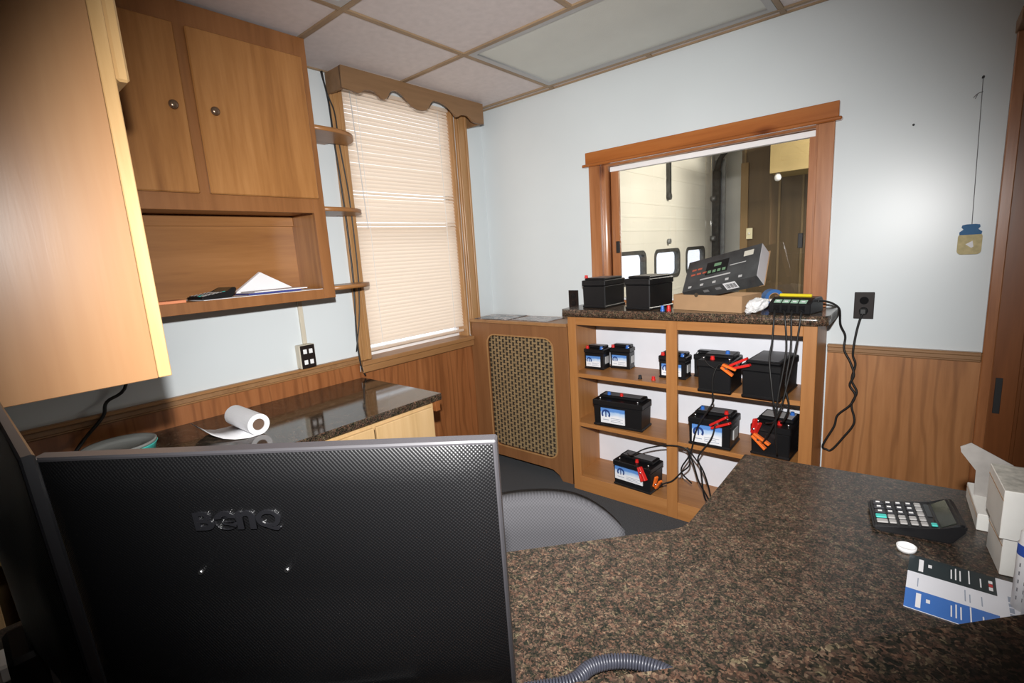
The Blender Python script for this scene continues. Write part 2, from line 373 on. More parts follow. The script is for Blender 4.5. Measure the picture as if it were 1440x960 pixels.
box('sill', -.085, .045, -1.114, -.252, .846, .872, CASEY, wn, .004)
box('apron', .008, .038, -1.114, -.252, .807, .846, CASEY, wn, .004)
bl = thing('window_blind', 'cream closed mini blind covering the left wall window', 'blind', (-.035, -.64, 2.24))
YB0, YB1 = -1.022, -.275
bm = bmesh.new(); n = 4; wd = .0125
for k in range(2):
    pass
ang = math.radians(66); L0 = []; L1 = []
for i in range(n+1):
    s = -1+2*i/n; a = s*wd; cmb = .0022*(1-s*s)
    x = a*math.cos(ang)+cmb*math.sin(ang); z = -a*math.sin(ang)+cmb*math.cos(ang)
    L0.append(bm.verts.new((x, YB0, z))); L1.append(bm.verts.new((x, YB1, z)))
for i in range(n): bm.faces.new((L0[i], L0[i+1], L1[i+1], L1[i]))
slm = mesh_from(bm, 'slat', True); slm.materials.append(SLAT)
z = 2.282; k = 0
while z > .93:
    o = obj('slat', slm, None, bl, True); o.location = (0, .64, z-2.24)
    o.rotation_euler = (random.uniform(-.0012, .0012), random.uniform(-.05, .05), 0)
    if k in (25, 26): o.rotation_euler[1] -= .35
    if k in (33, 34): o.rotation_euler[0] = .006; o.rotation_euler[1] -= .3
    z -= .0205; k += 1
box('head_rail', -.055, -.018, YB0, YB1, 2.288, 2.308, SLAT, bl); box('bottom_rail', -.046, -.026, YB0, YB1, .903, .918, SLAT, bl, .003)
for y in (-.93, -.36): cyl('ladder_cord', (-.022, y, .91), (-.022, y, 2.288), .0011, WPL, bl, n=6); 
cyl('tilt_wand', (-.012, -.975, 2.285), (-.006, -.955, 1.58), .0022, CLEAR, bl, n=6)
va = thing('window_valance', 'brown scalloped wooden valance box over the window', 'valance', (.07, -.62, 2.24))
prof = [(-1.114, 2.326), (-1.114, 2.226)]
ctrl = [(-1.06, 2.223), (-1.02, 2.218), (-.985, 2.240), (-.93, 2.243), (-.885, 2.216), (-.86, 2.226), (-.83, 2.262), (-.79, 2.274), (-.745, 2.258), (-.69, 2.218), (-.64, 2.205), (-.59, 2.215), (-.555, 2.258), (-.515, 2.276), (-.45, 2.268), (-.40, 2.245), (-.36, 2.215), (-.335, 2.225), (-.30, 2.236), (-.26, 2.233), (-.225, 2.210), (-.18, 2.205), (-.128, 2.208)]
prof += [(q.x, q.y) for q in smoothpts([(a, c_, 0) for a, c_ in ctrl], 4)] + [(-.128, 2.326)]
obj('front_board', plate(prof, [], .127, .145, 'x'), VAL, va)
box('end_board', .0, .127, -1.114, -1.097, 2.226, 2.326, VAL, va); box('end_board', .0, .127, -.145, -.128, 2.208, 2.326, VAL, va)
# cords hanging beside the window
tag(tube('black_cable', [(0.012, -1.138, 2.325), (0.013, -1.118, 2.201), (0.03, -1.122, 1.996), (0.03, -1.112, 1.792), (0.03, -1.106, 1.544), (0.032, -1.109, 1.287), (0.032, -1.127, 1.023), (0.032, -1.123, 0.859), (0.03, -1.1, 0.79)], .0045, CORD), 'long black cable running from the ceiling to the desk beside window', 'cable')
tag(tube('black_cable', [(0.02, -1.138, 2.325), (0.024, -1.128, 2.23), (0.034, -1.104, 2.14), (0.037, -1.10, 1.997), (0.037, -1.082, 1.793), (0.037, -1.076, 1.615), (0.037, -1.078, 1.359), (0.037, -1.098, 1.134), (0.037, -1.142, 0.934)], .0035, CORD), 'thinner black cable with a loose end hanging over the window casing', 'cable')
# ------------------------------------------------------------------ wall cabinet on the left wall
X0 = .29
wc = thing('wall_cabinet', 'brown two-door wall cabinet with open shelf hung left of the window', 'cabinet', (.145, -1.81, 1.25))
Y0, Y1 = -2.268, -1.368
box('side_panel', 0.001, X0-.018, Y1-.018, Y1, 1.25, 2.325, CABY, wc); box('side_panel', 0.001, X0-.018, Y0, Y0+.018, 1.25, 2.325, CABY, wc)
box('back_panel', 0.001, .010, Y0+.018, Y1-.018, 1.25, 2.325, CABH, wc, 0)
box('hanging_rail', .010, .024, Y0+.018, Y1-.018, 1.585, 1.628, CABH, wc)
box('shelf_board', .010, X0-.018, Y0+.018, Y1-.018, 1.272, 1.290, CABH, wc); box('shelf_board', .010, X0-.018, Y0+.018, Y1-.018, 1.632, 1.65, CABH, wc)
box('top_board', .010, X0-.018, Y0+.018, Y1-.018, 2.29, 2.31, CABH, wc)
for a, b_, z0, z1 in ((Y1-.052, Y1, 1.25, 2.325), (Y0, Y0+.05, 1.25, 2.325), (-1.865, -1.812, 1.652, 2.25)): box('stile', X0-.018, X0, a, b_, z0, z1, CABD, wc, .001)
for z0, z1 in ((1.25, 1.292), (1.62, 1.69), (2.235, 2.325)): box('face_rail', X0-.018, X0-.0004, Y0+.05, Y1-.052, z0, z1, CABD, wc, .001)
for a, b_, ky in ((-1.822, -1.398, -1.769), (-2.235, -1.857, -1.90)):
    d = box('cabinet_door', X0+.001, X0+.019, a, b_, 1.678, 2.244, CABY, wc, .004)
    bm = bmesh.new(); blathe(bm, [(0, .022), (.009, .0215), (.0145, .017), (.0155, .012), (.012, .007), (.007, .004), (.007, 0)], n=20)
    bmesh.ops.rotate(bm, verts=bm.verts, matrix=Matrix.Rotation(PI/2, 3, 'Y')); bmesh.ops.translate(bm, verts=bm.verts, vec=(X0+.019, ky, 1.968))
    kn = obj('knob', mesh_from(bm, 'knob', True), KNOB); kn.parent = d; kn['label'] = 'round bronze knob'
# quarter-round shelves beside the cabinet
for zt, lb in ((2.003, 'top'), (1.655, 'middle'), (1.298, 'bottom')):
    t = thing('corner_shelf', 'rounded wooden %s shelf between wall cabinet and window' % lb, 'shelf', (.1, -1.24, zt), 0, 'rounded shelves beside the window')
    pts = [(.047, Y1+.001), (.245, Y1+.001), (.245, -1.27)] + [(.047+.198*math.cos(a)**.9 if a < PI/2-.01 else .047, -1.27+.205*math.sin(a)) for a in [PI/2*i/8 for i in range(1, 9)]]
    obj('shelf_board', plate(pts, [], zt-.019, zt, 'z'), CABH, t)
    if zt > 1.3: obj('cleat', plate([(Y1+.001, zt-.02), (Y1+.001, zt-.06)] + [(-1.235+.02*math.sin(a), zt-.04-.02*math.cos(a)) for a in [PI/2*i/5 for i in range(6)]] + [(-1.215, zt-.02)], [], .001, .02, 'x'), CABD, t); box('shelf_heel', .0015, .047, Y1+.001, -1.16, zt-.019, zt, CABH, t)
# cabinet hung on the partition, its end panel close to the camera
pc = thing('wall_cabinet', 'plywood wall cabinet whose large bare end panel fills the upper left', 'cabinet', (.62, -2.44, 1.2))
XE = 1.221
box('end_panel', XE-.018, XE, -2.598, -2.296, 1.2, 2.325, PLY, pc, .001)
box('bottom_board', .3, XE-.018, -2.598, -2.296, 1.215, 1.233, PLY, pc); box('back_panel', .3, XE-.018, -2.598, -2.590, 1.233, 2.325, PLY, pc, 0)
box('stile', XE-.045, XE-.0005, -2.295, -2.273, 1.2, 2.325, PLYE, pc, .0015)
box('stile', .3, .345, -2.295, -2.273, 1.2, 2.325, PLYE, pc, .0015)
box('face_rail', .345, XE-.045, -2.295, -2.2735, 1.2, 1.25, PLYE, pc); box('face_rail', .345, XE-.045, -2.295, -2.2735, 2.26, 2.325, PLYE, pc)
for a, b_ in ((.80, XE-.004), (.33, .79)): box('cabinet_door', a, b_, -2.2715, -2.252, 1.735, 2.31, PLYE, pc, .004)
# ------------------------------------------------------------------ things in the wall cabinet
tag(box('paper_sheet', .07, .288, -1.90, -1.425, 1.2905, 1.2935, PAPER, bev=0), 'flat white sheet lining the open cabinet shelf', 'paper')
tag(box('sticky_pad', .19, .285, -2.07, -1.955, 1.2915, 1.302, M('orange_paper', (.72, .26, .12), .7)), 'orange notepad lying at the left of open cabinet shelf', 'notepad')
e = thing('envelope', 'white envelope with folded flap propped on the cabinet shelf', 'envelope', (.12, -1.57, 1.294))
bm = bmesh.new()
v = [bm.verts.new(q) for q in ((.03, -1.70, 1.300), (.03, -1.43, 1.297), (.03, -1.58, 1.385), (.05, -1.70, 1.298), (.05, -1.43, 1.295), (.045, -1.58, 1.382))]
for q in ((0, 1, 2), (3, 5, 4), (0, 3, 4, 1), (1, 4, 5, 2), (2, 5, 3, 0)): bm.faces.new([v[i] for i in q])
obj('flap', mesh_from(bm, 'flap'), PAPER, e); box('envelope_body', .06, .2, -1.68, -1.45, 1.300, 1.304, PAPER, e, 0)
tag(box('blue_booklet', .1, .24, -1.72, -1.50, 1.294, 1.2995, M('navy_print', (.03, .045, .22), .35), bev=0), 'dark blue booklet under the envelope on the cabinet shelf', 'booklet')
# left wall outlet + raceway
o = thing('wall_outlet', 'dark outlet plate on beige box above the left desk', 'outlet', (.02, -1.4, .9))
box('surface_box', 0, .042, -1.452, -1.372, .904, 1.02, BEIGE, o, .003); box('cover_plate', .042, .047, -1.448, -1.376, .905, 1.018, BROWNP, o, .002)
for zc in (.935, .988):
    for yc in (-1.427, -1.398): box('socket', .047, .050, yc-.009, yc+.009, zc-.011, zc+.011, WPL, o, .001)
tag(box('raceway', 0, .014, -1.412, -1.392, 1.021, 1.249, BEIGE), 'beige wire raceway between left outlet and wall cabinet', 'raceway')
# ------------------------------------------------------------------ left desk
t = tag(box('desk_top', .009, .65, -2.598, -1.105, .748, .780, GRANL, bev=.003), 'glossy dark granite desktop below the window', 'countertop')
bc = thing('base_cabinet', 'pale birch base cabinet under the glossy dark desktop', 'cabinet', (.32, -1.85, 0))
box('side_panel', .009, .612, -1.165, -1.147, 0, .747, BIRCH, bc); box('side_panel', .009, .612, -2.598, -2.58, 0, .747, BIRCH, bc)
box('back_panel', .009, .017, -2.58, -1.165, .05, .747, BIRCH, bc, 0); box('floor_board', .017, .6, -2.58, -1.165, .09, .108, BIRCH, bc); box('toe_kick', .54, .56, -2.58, -1.165, 0, .09, BLKM, bc)
box('face_rail', .612, .63, -2.598, -1.147, .712, .747, BIRCH, bc); box('face_rail', .612, .63, -2.598, -1.147, .09, .12, BIRCH, bc)
box('stile', .612, .63, -1.175, -1.147, .12, .712, BIRCH, bc); box('stile', .612, .63, -2.598, -2.57, .12, .712, BIRCH, bc)
for a, b_ in ((-1.468, -1.162), (-1.80, -1.478), (-2.13, -1.81), (-2.46, -2.14)):
    d = box('cabinet_door', .631, .649 - .001, a, b_, .11, .727, BIRCH, bc, .003)
box('end_block', .60, .648, -1.146, -1.118, .70, .747, DOORW, bc)
# paper roll
t = thing('paper_roll', 'white paper roll with unrolled tail on the dark desktop', 'paper roll', (.36, -1.85, .78))
bm = bmesh.new(); nn = 28; X1, X2 = .23, .45; RO, RI = .040, .022
rings = []
for x, rr in ((X1, RO), (X2, RO), (X2, RI), (X1, RI)):
    rings.append([bm.verts.new((x, -1.84+rr*math.cos(2*PI*i/nn), .8215+rr*math.sin(2*PI*i/nn))) for i in range(nn)])
for k in range(4):
    A, B = rings[k], rings[(k+1) % 4]
    for i in range(nn): bm.faces.new((A[i], A[(i+1) % nn], B[(i+1) % nn], B[i]))
ro = obj('roll', mesh_from(bm, 'roll'), PAPER, t)
cyl('core', (X1+.002, -1.84, .8215), (X2-.004, -1.84, .8215), .0215, M('core_brown', (.12, .07, .045), .8), t, n=20)
bm = bmesh.new(); pr = [(-1.84, .7812), (-1.88, .7815), (-1.92, .784), (-1.95, .792), (-1.975, .808), (-1.99, .828)]
A = [bm.verts.new((X1 + (.0 if i < 3 else -.012*(i-2)), y, z)) for i, (y, z) in enumerate(pr)]; B = [bm.verts.new((X2-.035*max(0, i-1)*.7, y, z)) for i, (y, z) in enumerate(pr)]
for i in range(len(pr)-1): bm.faces.new((A[i], A[i+1], B[i+1], B[i]))
o = obj('loose_tail', mesh_from(bm, 'tail', True), PAPER, t); o.modifiers.new('t', 'SOLIDIFY').thickness = .0006
# teal tub
t = thing('round_tub', 'teal round tub with clear lid on the left desktop', 'container', (.215, -2.215, .78))
bm = bmesh.new(); blathe(bm, [(0, 0), (.098, 0), (.106, .03), (.110, .036), (.106, .036), (.095, .006), (0, .006)], n=40); obj('tub_ring', mesh_from(bm, 'tub', True), TEAL, t, True)
bm = bmesh.new(); blathe(bm, [(0, .034), (.088, .034), (.100, .046), (.108, .046), (.108, .037), (.0, .030)], n=40); obj('lid', mesh_from(bm, 'lid', True), M('frosted_lid', (.24, .25, .24), .35), t, True, label='translucent grey lid')
tag(tube('black_cable', [(.02, -2.12, 1.24), (.03, -2.127, 1.0), (.03, -2.195, .944), (.03, -2.214, .894), (.035, -2.275, .832), (.06, -2.321, .787)], .006, CORD), 'black cord drooping below the plywood cabinet to the left desk', 'cable')
# ------------------------------------------------------------------ radiator cover
rc = thing('radiator_cover', 'wooden radiator cover with rounded brass grille in the corner', 'radiator cover', (.4, -.13, 0))
obj('front_panel', plate([(.012, 0), (.10, 0), (.125, .035), (.17, .06), (.22, .062), (.60, .062), (.64, .06), (.685, .035), (.71, 0), (.785, 0), (.785, .962), (.012, .962)], [rrect(.155, .683, .135, .888, .065)], -.250, -.232, 'y'), RADW, rc)
obj('grille_rim', plate(rrect(.150, .688, .130, .893, .069), [rrect(.158, .680, .138, .885, .063)], -.2535, -.2498, 'y'), CASE, rc)
box('end_panel', .767, .785, -.232, -.012, 0, .962, RADW, rc); box('top_board', .010, .786, -.262, -.008, .963, .984, CASEY, rc, .003)
box('grille_backing', .13, .71, -.2195, -.2175, .11, .91, DARKIN, rc, 0)
bm = bmesh.new(); pitch = .0285
for i in range(20):
    x = .148+pitch*i
    for j in range(46):
        z = .122+.0172*j; dx = .0048 if (j+i) % 2 else -.0048
        bbox(bm, x+dx-.0102, x+dx+.0102, -.2345, -.2295, z, z+.0105)
    bbox(bm, x-.0028, x+.0028, -.233, -.228, .12, .905)
gr = obj('grille', mesh_from(bm, 'grille'), BRASS, rc, label='woven brass sheet grille'); gr['kind'] = 'stuff'
mgm, nt, b = newmat('magazine_print'); c = ramp(nt, noise(nt, coords(nt), 14, 2), [(.35, (.02, .02, .025)), (.5, (.10, .09, .10)), (.56, (.45, .38, .36)), (.7, (.05, .06, .09))]); nt.links.new(c, b.inputs['Base Color']); b.inputs['Roughness'].default_value = .2
for nm, lb, x0, x1, y0, y1, a, mt, z0 in (('magazine', 'dark glossy magazine at the left of the radiator cover top', .05, .33, -.24, -.03, .05, mgm, .9845), ('magazine', 'glossy magazine with pale cover at right of radiator cover top', .36, .64, -.23, -.05, -.08, M('magazine_pale', (.25, .22, .22), .2, var=.8, vs_=18), .9845)):
    m = box(nm, -(x1-x0)/2, (x1-x0)/2, -(y1-y0)/2, (y1-y0)/2, 0, .004, mt, bev=0); m.location = ((x0+x1)/2, (y0+y1)/2, z0); m.rotation_euler[2] = a; tag(m, lb, 'magazine', 'magazines on the radiator cover')
# ------------------------------------------------------------------ wall plates on the back wall
def outlet(x, z, lb, plug=False):
    o = thing('wall_outlet', lb, 'outlet', (x, 0, z-.057))
    box('cover_plate', x-.035, x+.035, -.006, 0, z-.057, z+.057, BROWNP, o, .002)
    for dz in (-.022, .022): cyl('socket', (x, -.006, z+dz), (x, -.009, z+dz), .016, BLKG, o, n=20)
    if plug: box('plug', x-.013, x+.013, -.035, -.009, z-.036, z-.008, CORD, o, .005)
outlet(2.143, 1.084, 'black wall outlet with cord plugged in, right of the shelf unit', True)
outlet(.68, 1.094, 'black wall outlet above the radiator cover, left of the shelf unit')
# ------------------------------------------------------------------ pass-through window
pw = struct(obj('window_2', plate(rect(PT[0], PT[1], PT[2], PT[3]), [rect(PT[0]+.012, PT[1]-.012, PT[2]+.012, PT[3]-.012)], 0, .12, 'y'), PINE))
box('header_board', .808, 2.020, -.026, 0, 1.868, 1.930, PINEX, pw, .002); box('header_fillet', .790, 2.032, -.036, 0, 1.852, 1.867, PINEX, pw, .004)
box('casing', .826, .896, -.022, 0, 1.076, 1.852, PINE, pw, .002); box('casing', 1.947, 2.008, -.022, 0, 1.076, 1.852, PINE, pw, .002)
box('sash_stile', PT[0]+.012, .955, .085, .108, 1.09, 1.85, PINE, pw, .002); box('sash_stile', 1.90, PT[1]-.012, .085, .108, 1.09, 1.85, PINE, pw)
box('track', PT[0]+.012, PT[1]-.012, .08, .112, 1.822, 1.848, WPL, pw, .001, label='white plastic sliding track'); box('track', PT[0]+.012, PT[1]-.012, .08, .112, 1.087, 1.097, WPL, pw, .001)
box('glass_pane', .94, 1.47, .094, .099, 1.097, 1.823, GLASSM, pw, 0); box('glass_pane', 1.44, 1.92, .102, .107, 1.097, 1.823, GLASSM, pw, 0)
for x, z in ((.945, 1.395), (1.880, 1.372)): box('pull', x-.010, x+.010, .078, .092, z-.034, z+.034, BLKM, pw, .002)
# garage behind the glass
g = struct(box('floor_garage', 0, 5, .12, 6.4, -.05, 0, CONC, bev=0)); struct(box('ceiling_garage', 0, 5, .12, 6.4, 2.95, 3.0, M('garage_ceiling', (.16, .13, .09), .8), bev=0))
struct(obj('wall_garage_street', plate(rect(.12, 6.4, 0, 2.95), [rect(1.62, 4.62, 0, 2.62)], -.14, 0, 'x'), GWALL))
struct(box('wall_garage_far', 0, 5, 6.0, 6.1, 0, 2.95, GWALL, bev=0)); struct(box('wall_garage_right', 5, 5.1, .12, 6.4, 0, 2.95, GWALL, bev=0))
struct(box('wall_garage_corner', 0, .62, 4.95, 5.05, 0, 2.95, GWALL, bev=0))
gp = struct(box('wall_panelled', .56, 4.9, 4.0, 4.06, 0, 2.95, GPANEL, bev=0))
for x in (.60, .98, 1.22, 1.62, 2.0): box('batten', x-.012, x+.012, 3.99, 4.0, 0, 2.95, M('batten_tan', (.15, .10, .045), .6), gp)
box('edge_board', .555, .64, 3.985, 4.06, 0, 2.3, M('edge_tan', (.20, .125, .05), .6), gp)
gd = struct(box('door_2', -.13, -.10, 1.60, 4.66, 2.60, 2.75, CREAM, None))
secs = [(0, .51), (.51, .975), (.975, 1.42), (1.42, 1.985), (1.985, 2.62)]
wins = [(1.80, 2.49), (2.765, 3.455), (3.715, 4.35)]
for z0, z1 in secs:
    holes = [rrect(a, b_, 1.03, 1.318, .07) for a, b_ in wins] if .9 < z0 < 1 else []
    s = obj('door_section', plate(rect(1.60, 4.64, z0, z1-.0006), holes, -.05, -.006, 'x'), CREAM, gd)
    for q in (.25, .5, .75):
        if not holes: 
            zz = z0+(z1-z0)*q; rb = box('rib', -.0065, -.003, 1.6, 4.64, zz-.012, zz+.012, CREAM); rb.parent = s
for a, b_ in wins:
    obj('window_trim', plate(rrect(a-.03, b_+.03, 1.0, 1.348, .09), [rrect(a+.012, b_-.012, 1.042, 1.306, .06)], -.055, .004, 'x'), GRUB, gd)
    box('pane', -.032, -.028, a-.01, b_+.01, 1.02, 1.33, PANEG, gd, 0)
box('strut', -.003, .03, 3.085, 3.10, 1.93, 2.6, GRUB, gd); box('strut', -.003, .03, 3.14, 3.155, 1.93, 2.6, GRUB, gd); cyl('strut_end', (0, 3.12, 1.94), (.035, 3.12, 1.94), .04, GRUB, gd)
cyl('lock', (-.004, 3.12, 1.43), (.03, 3.12, 1.43), .03, GSTEEL, gd); 
for z in (1.44, 1.98): cyl('roller', (0, 4.62, z), (.06, 4.62, z), .035, GSTEEL, gd)
tr = thing('door_track', 'dark vertical garage door track with curved top behind the glass', 'track', (.05, 4.72, 0))
box('rail', -.0, .09, 4.66, 4.74, 0, 2.35, GRUB, tr); box('angle', 0, .14, 4.76, 4.80, 0, 2.5, GSTEEL, tr)
tube('curved_rail', [(.045, 4.70, 2.35), (.09, 4.70, 2.5), (.22, 4.70, 2.62), (.5, 4.7, 2.66), (1.5, 4.7, 2.68)], .035, GRUB, tr)
sf = thing('soffit_box', 'cream boxed soffit with bulb high behind the glass', 'soffit', (1.4, 3.7, 2.0))
box('soffit', .99, 2.6, 3.45, 3.985, 2.075, 2.5, GSOFF, sf); bm = bmesh.new(); blathe(bm, [(0, -.085), (.025, -.075), (.035, -.05), (.028, -.02), (.014, 0), (0, 0)], (1.06, 3.5, 2.074), 16); obj('bulb', mesh_from(bm, 'bulb', True), WPL, sf)
o = thing('light_switch', 'cream light switch on the panelled wall behind the glass', 'switch', (.665, 3.985, 1.46)); box('switch_plate', .63, .70, 3.975, 3.984, 1.40, 1.53, M('cream_plate', (.7, .64, .42), .5), o); box('toggle', .658, .672, 3.962, 3.975, 1.455, 1.48, WPL, o)
gl = bpy.data.lights.new('garage_light', 'AREA'); go = bpy.data.objects.new('garage_light', gl); COL.objects.link(go); gl.shape = 'RECTANGLE'; gl.size = 2.4; gl.size_y = .3; gl.energy = 125; gl.color = (1.0, .95, .85)
go.location = (2.4, 3.0, 2.74); aim(go, (-.7, .15, -1)); go.rotation_euler[2] += 0
sl_ = thing('added_fixture', 'added unseen fixture above the garage area light', 'ceiling light', (2.4, 3.0, 2.90)); box('housing', 1.3, 3.5, 2.93, 3.07, 2.90, 2.949, WPL, sl_); box('lamp_cover', 1.32, 3.48, 2.95, 3.05, 2.885, 2.90, CLEAR, sl_)  # unseen fixture added above the tilted area light; it emits nothing itself
# ------------------------------------------------------------------ shelf unit
su = thing('shelf_unit', 'oak face-frame shelf unit with white back holding car batteries', 'shelf unit', (1.42, -.15, 0))
F0, F1 = -.285, -.266
for a, b_ in ((.816, .868), (1.385, 1.440), (1.967, 2.017)): box('stile', a, b_, F0, F1, 0, 1.034, OAK, su, .0015)
for a, b_ in ((.868, 1.385), (1.440, 1.967)):
    box('top_rail', a, b_, F0+.0004, F1, .986, 1.034, OAKX, su, .0015); box('bottom_rail', a, b_, F0+.0004, F1, 0, .092, OAKX, su, .0015)
box('side_panel', .818, .836, F1, -.012, 0, 1.034, OAK, su, 0); box('side_panel', 1.997, 2.015, F1, -.012, 0, 1.034, OAK, su, 0); pass
box('back_panel', .818, 2.015, -.011, -.007, 0, 1.034, WHITE, su, 0)
for a, b_ in ((.836, 1.412), (1.412, 1.997)):
    for z in (.71, .42):
        box('shelf_board', a, b_, F1, -.0115, z-.019, z, OAKX, su, 0)
        box('shelf_edge', max(a, .868 if a < 1 else 1.44), min(b_, 1.385 if a < 1 else 1.967), F0+.002, F1, z-.022, z, OAKX, su, .001)
    box('floor_board', a, b_, F1, -.0115, .073, .092, OAKX, su, 0)
pts = [(.79, -.003), (.79, -.29)] + [(.81-.02*math.cos(a), -.29-.02*math.sin(a)) for a in (.4, .8, 1.2, PI/2)] + [(2.01+.045*math.sin(a), -.265-.045*math.cos(a)) for a in (0, .4, .8, 1.2, PI/2)] + [(2.055, -.003), (1.946, -.003), (1.946, .07), (.897, .07), (.897, -.003)]
tag(obj('shelf_counter_top', plate(pts, [], 1.035, 1.0745, 'z'), GRANS), 'narrow granite countertop on the battery shelf unit', 'countertop')
# ------------------------------------------------------------------ batteries
ZT = 1.0745
def cap(x, y, z, mat, t, r=.009, h=.016):
    bm = bmesh.new(); blathe(bm, [(0, 0), (r*1.15, 0), (r*1.15, h*.25), (r, h*.3), (r*.92, h), (0, h)], (x, y, z), 14)
    return obj('terminal_cap', mesh_from(bm, 'cap'), mat, t, True)
def mlogo(x0, z0, s, y):
    """round m emblem: an arch with three legs"""
    bm = bmesh.new(); n = 20
    def strip(P, Q):
        a = [bm.verts.new((x0+p[0]*s, y, z0+p[1]*s)) for p in P]; c_ = [bm.verts.new((x0+p[0]*s, y, z0+p[1]*s)) for p in Q]
        for i in range(len(a)-1): bm.faces.new((a[i], a[i+1], c_[i+1], c_[i]))
    th = [math.radians(-38+256*i/n) for i in range(n+1)]
    strip([(math.cos(t), math.sin(t)) for t in th], [(.62*math.cos(t), .62*math.sin(t)) for t in th])
    strip([(-.13, -.62), (-.13, .75)], [(.13, -.62), (.13, .75)])
    return mesh_from(bm, 'emblem')
def battery(lb, BL, w, d, h, ang, z, caps=(), label=None, side=False, top=True, blocks='std', group='car batteries on the oak shelf unit'):
    t = thing('car_battery', lb, 'battery', (BL[0], BL[1], z+.0005), ang, group)
    bm = bmesh.new(); r = bmesh.ops.create_cube(bm, size=1)
    for v in bm.verts:
        k = 1 if v.co.z > 0 else .975
        v.co = Vector((w/2+v.co.x*w*.975*k, d/2+v.co.y*d*.97*k, (v.co.z+.5)*h*.80))
    bmesh.ops.bevel(bm, geom=list(bm.edges), offset=.004, segments=1, affect='EDGES'); obj('case', mesh_from(bm, 'case'), BLK, t, True)
    bm = bmesh.new(); bbox(bm, .0, w, 0, d, 0, h*.09, .004); obj('foot_rim', mesh_from(bm, 'foot'), BLK, t, True)
    bm = bmesh.new(); bbox(bm, -.001, w+.001, -.001, d+.001, h*.80, h, .004); ld = obj('lid', mesh_from(bm, 'lid'), BLK, t, True)
    if blocks == 'std':
        bm = bmesh.new(); bbox(bm, w*.06, w*.94, d*.38, d*.94, h, h+.016, .004); obj('vent_cover', mesh_from(bm, 'cover'), BLK, t, True)
        box('top_label', w*.12, w*.88, d*.46, d*.86, h+.0162, h+.0170, GREYP if top is True else top, t, 0, True)
    elif blocks == 'flat':
        bm = bmesh.new(); bbox(bm, w*.06, w*.94, d*.08, d*.94, h, h+.012, .004); obj('vent_cover', mesh_from(bm, 'cover'), BLK, t, True)
        box('top_label', w*.14, w*.86, d*.16, d*.86, h+.0122, h+.013, GREYP, t, 0, True)
    for cx, cy, cm in caps:
        zz = h+(.016 if (cy > .36 and blocks == 'std') else (.012 if blocks == 'flat' else 0)); cap(w*cx, d*cy, zz, cm, t)
    for cx in (.12, .88): cyl('terminal_post', (w*cx, d*.2, h), (w*cx, d*.2, h+.009), .006, METAL, t, n=12, local=True)
    if label:
        a, b_, c_, e_ = label
        box('front_label', w*a, w*b_, -.0018, .006, h*c_, h*e_, LABELM, t, 0, True, 'white and blue printed label')
        lw = w*(b_-a); s = min(lw*.19, h*(e_-c_)*.32); obj('emblem', mlogo(w*a+lw*.22, h*(c_+(e_-c_)*.60), s, -.0024), NAVY, t, True, 'navy round m emblem')
        bm = bmesh.new()
        for i in range(3): bbox(bm, w*a+lw*.42, w*a+lw*(.92-.1*(i % 2)), -.0023, -.002, h*(c_+(e_-c_)*(.12+.11*i)), h*(c_+(e_-c_)*(.15+.11*i)))
        bbox(bm, w*a+lw*.10, w*a+lw*.34, -.0023, -.002, h*(c_+(e_-c_)*.2), h*(c_+(e_-c_)*.245))
        obj('label_print', mesh_from(bm, 'print'), LTXT, t, True)
    if side: box('side_label', w-.004, w+.0015, d*.3, d*.72, h*.28, h*.62, LGREY, t, 0, True)
    return t
R_ = math.radians; LB = (.12, .84, .14, .66)
battery('small black battery at the far left of the top shelf', (.8435, -.170), .125, .09, .118, R_(2), .71, ((.12, .2, RED), (.84, .2, BLUE)), LB, True)
battery('small black battery second from left on the top shelf', (.972, -.098), .122, .078, .120, R_(3), .71, ((.12, .2, RED), (.84, .2, BLUE)), LB, True)
battery('small black battery half hidden behind the middle stile', (1.300, -.178), .142, .09, .118, R_(1), .71, ((.12, .2, RED), (.84, .2, BLUE)), LB, True)
battery('small black battery behind and right of the middle stile', (1.405+.045, -.088), .128, .074, .120, R_(0), .71, ((.84, .2, BLUE),), None, False)
battery('large black battery with red and tall blue caps on the top right shelf', (1.552, -.326), .150, .19, .148, R_(1), .71, ((.38, .2, RED), (.70, .55, BLUE)), None, False)
battery('large black battery without label at the right end of top shelf', (1.745, -.330), .158, .285, .150, R_(-3), .71, (), None, False, LGREY, 'flat')
battery('wide labelled battery on the left middle shelf', (.957, -.278), .288, .135, .150, R_(3), .4205, ((.24, .5, BLUE), (.50, .5, RED)), (.17, .66, .16, .72))
battery('labelled battery with red clamp on the right middle shelf', (1.493, -.280), .198, .168, .140, R_(1), .4205, ((.20, .55, BLUE), (.80, .42, RED)), (.10, .80, .13, .76), True)
battery('black battery standing end-on at the right of the middle shelf', (1.768, -.250), .165, .215, .145, R_(-3), .4205, ((.66, .22, RED), (.80, .75, BLUE)), None, False, LGREY)
battery('labelled battery alone on the bottom shelf', (1.072, -.276), .228, .145, .145, R_(-4), .0925, ((.55, .3, RED),), (.06, .80, .28, .78))
battery('plain black battery at left end of the shelf unit countertop', (.882, -.228), .148, .212, .150, R_(-3), ZT, ((.12, .1, RED),), None, False, BLK, 'flat', 'plain batteries on the narrow granite countertop')
battery('plain black battery on the countertop next to the grey charger carton', (1.150, -.246), .150, .215, .157, R_(-10), ZT, (), None, False, BLK, 'flat', 'plain batteries on the narrow granite countertop')
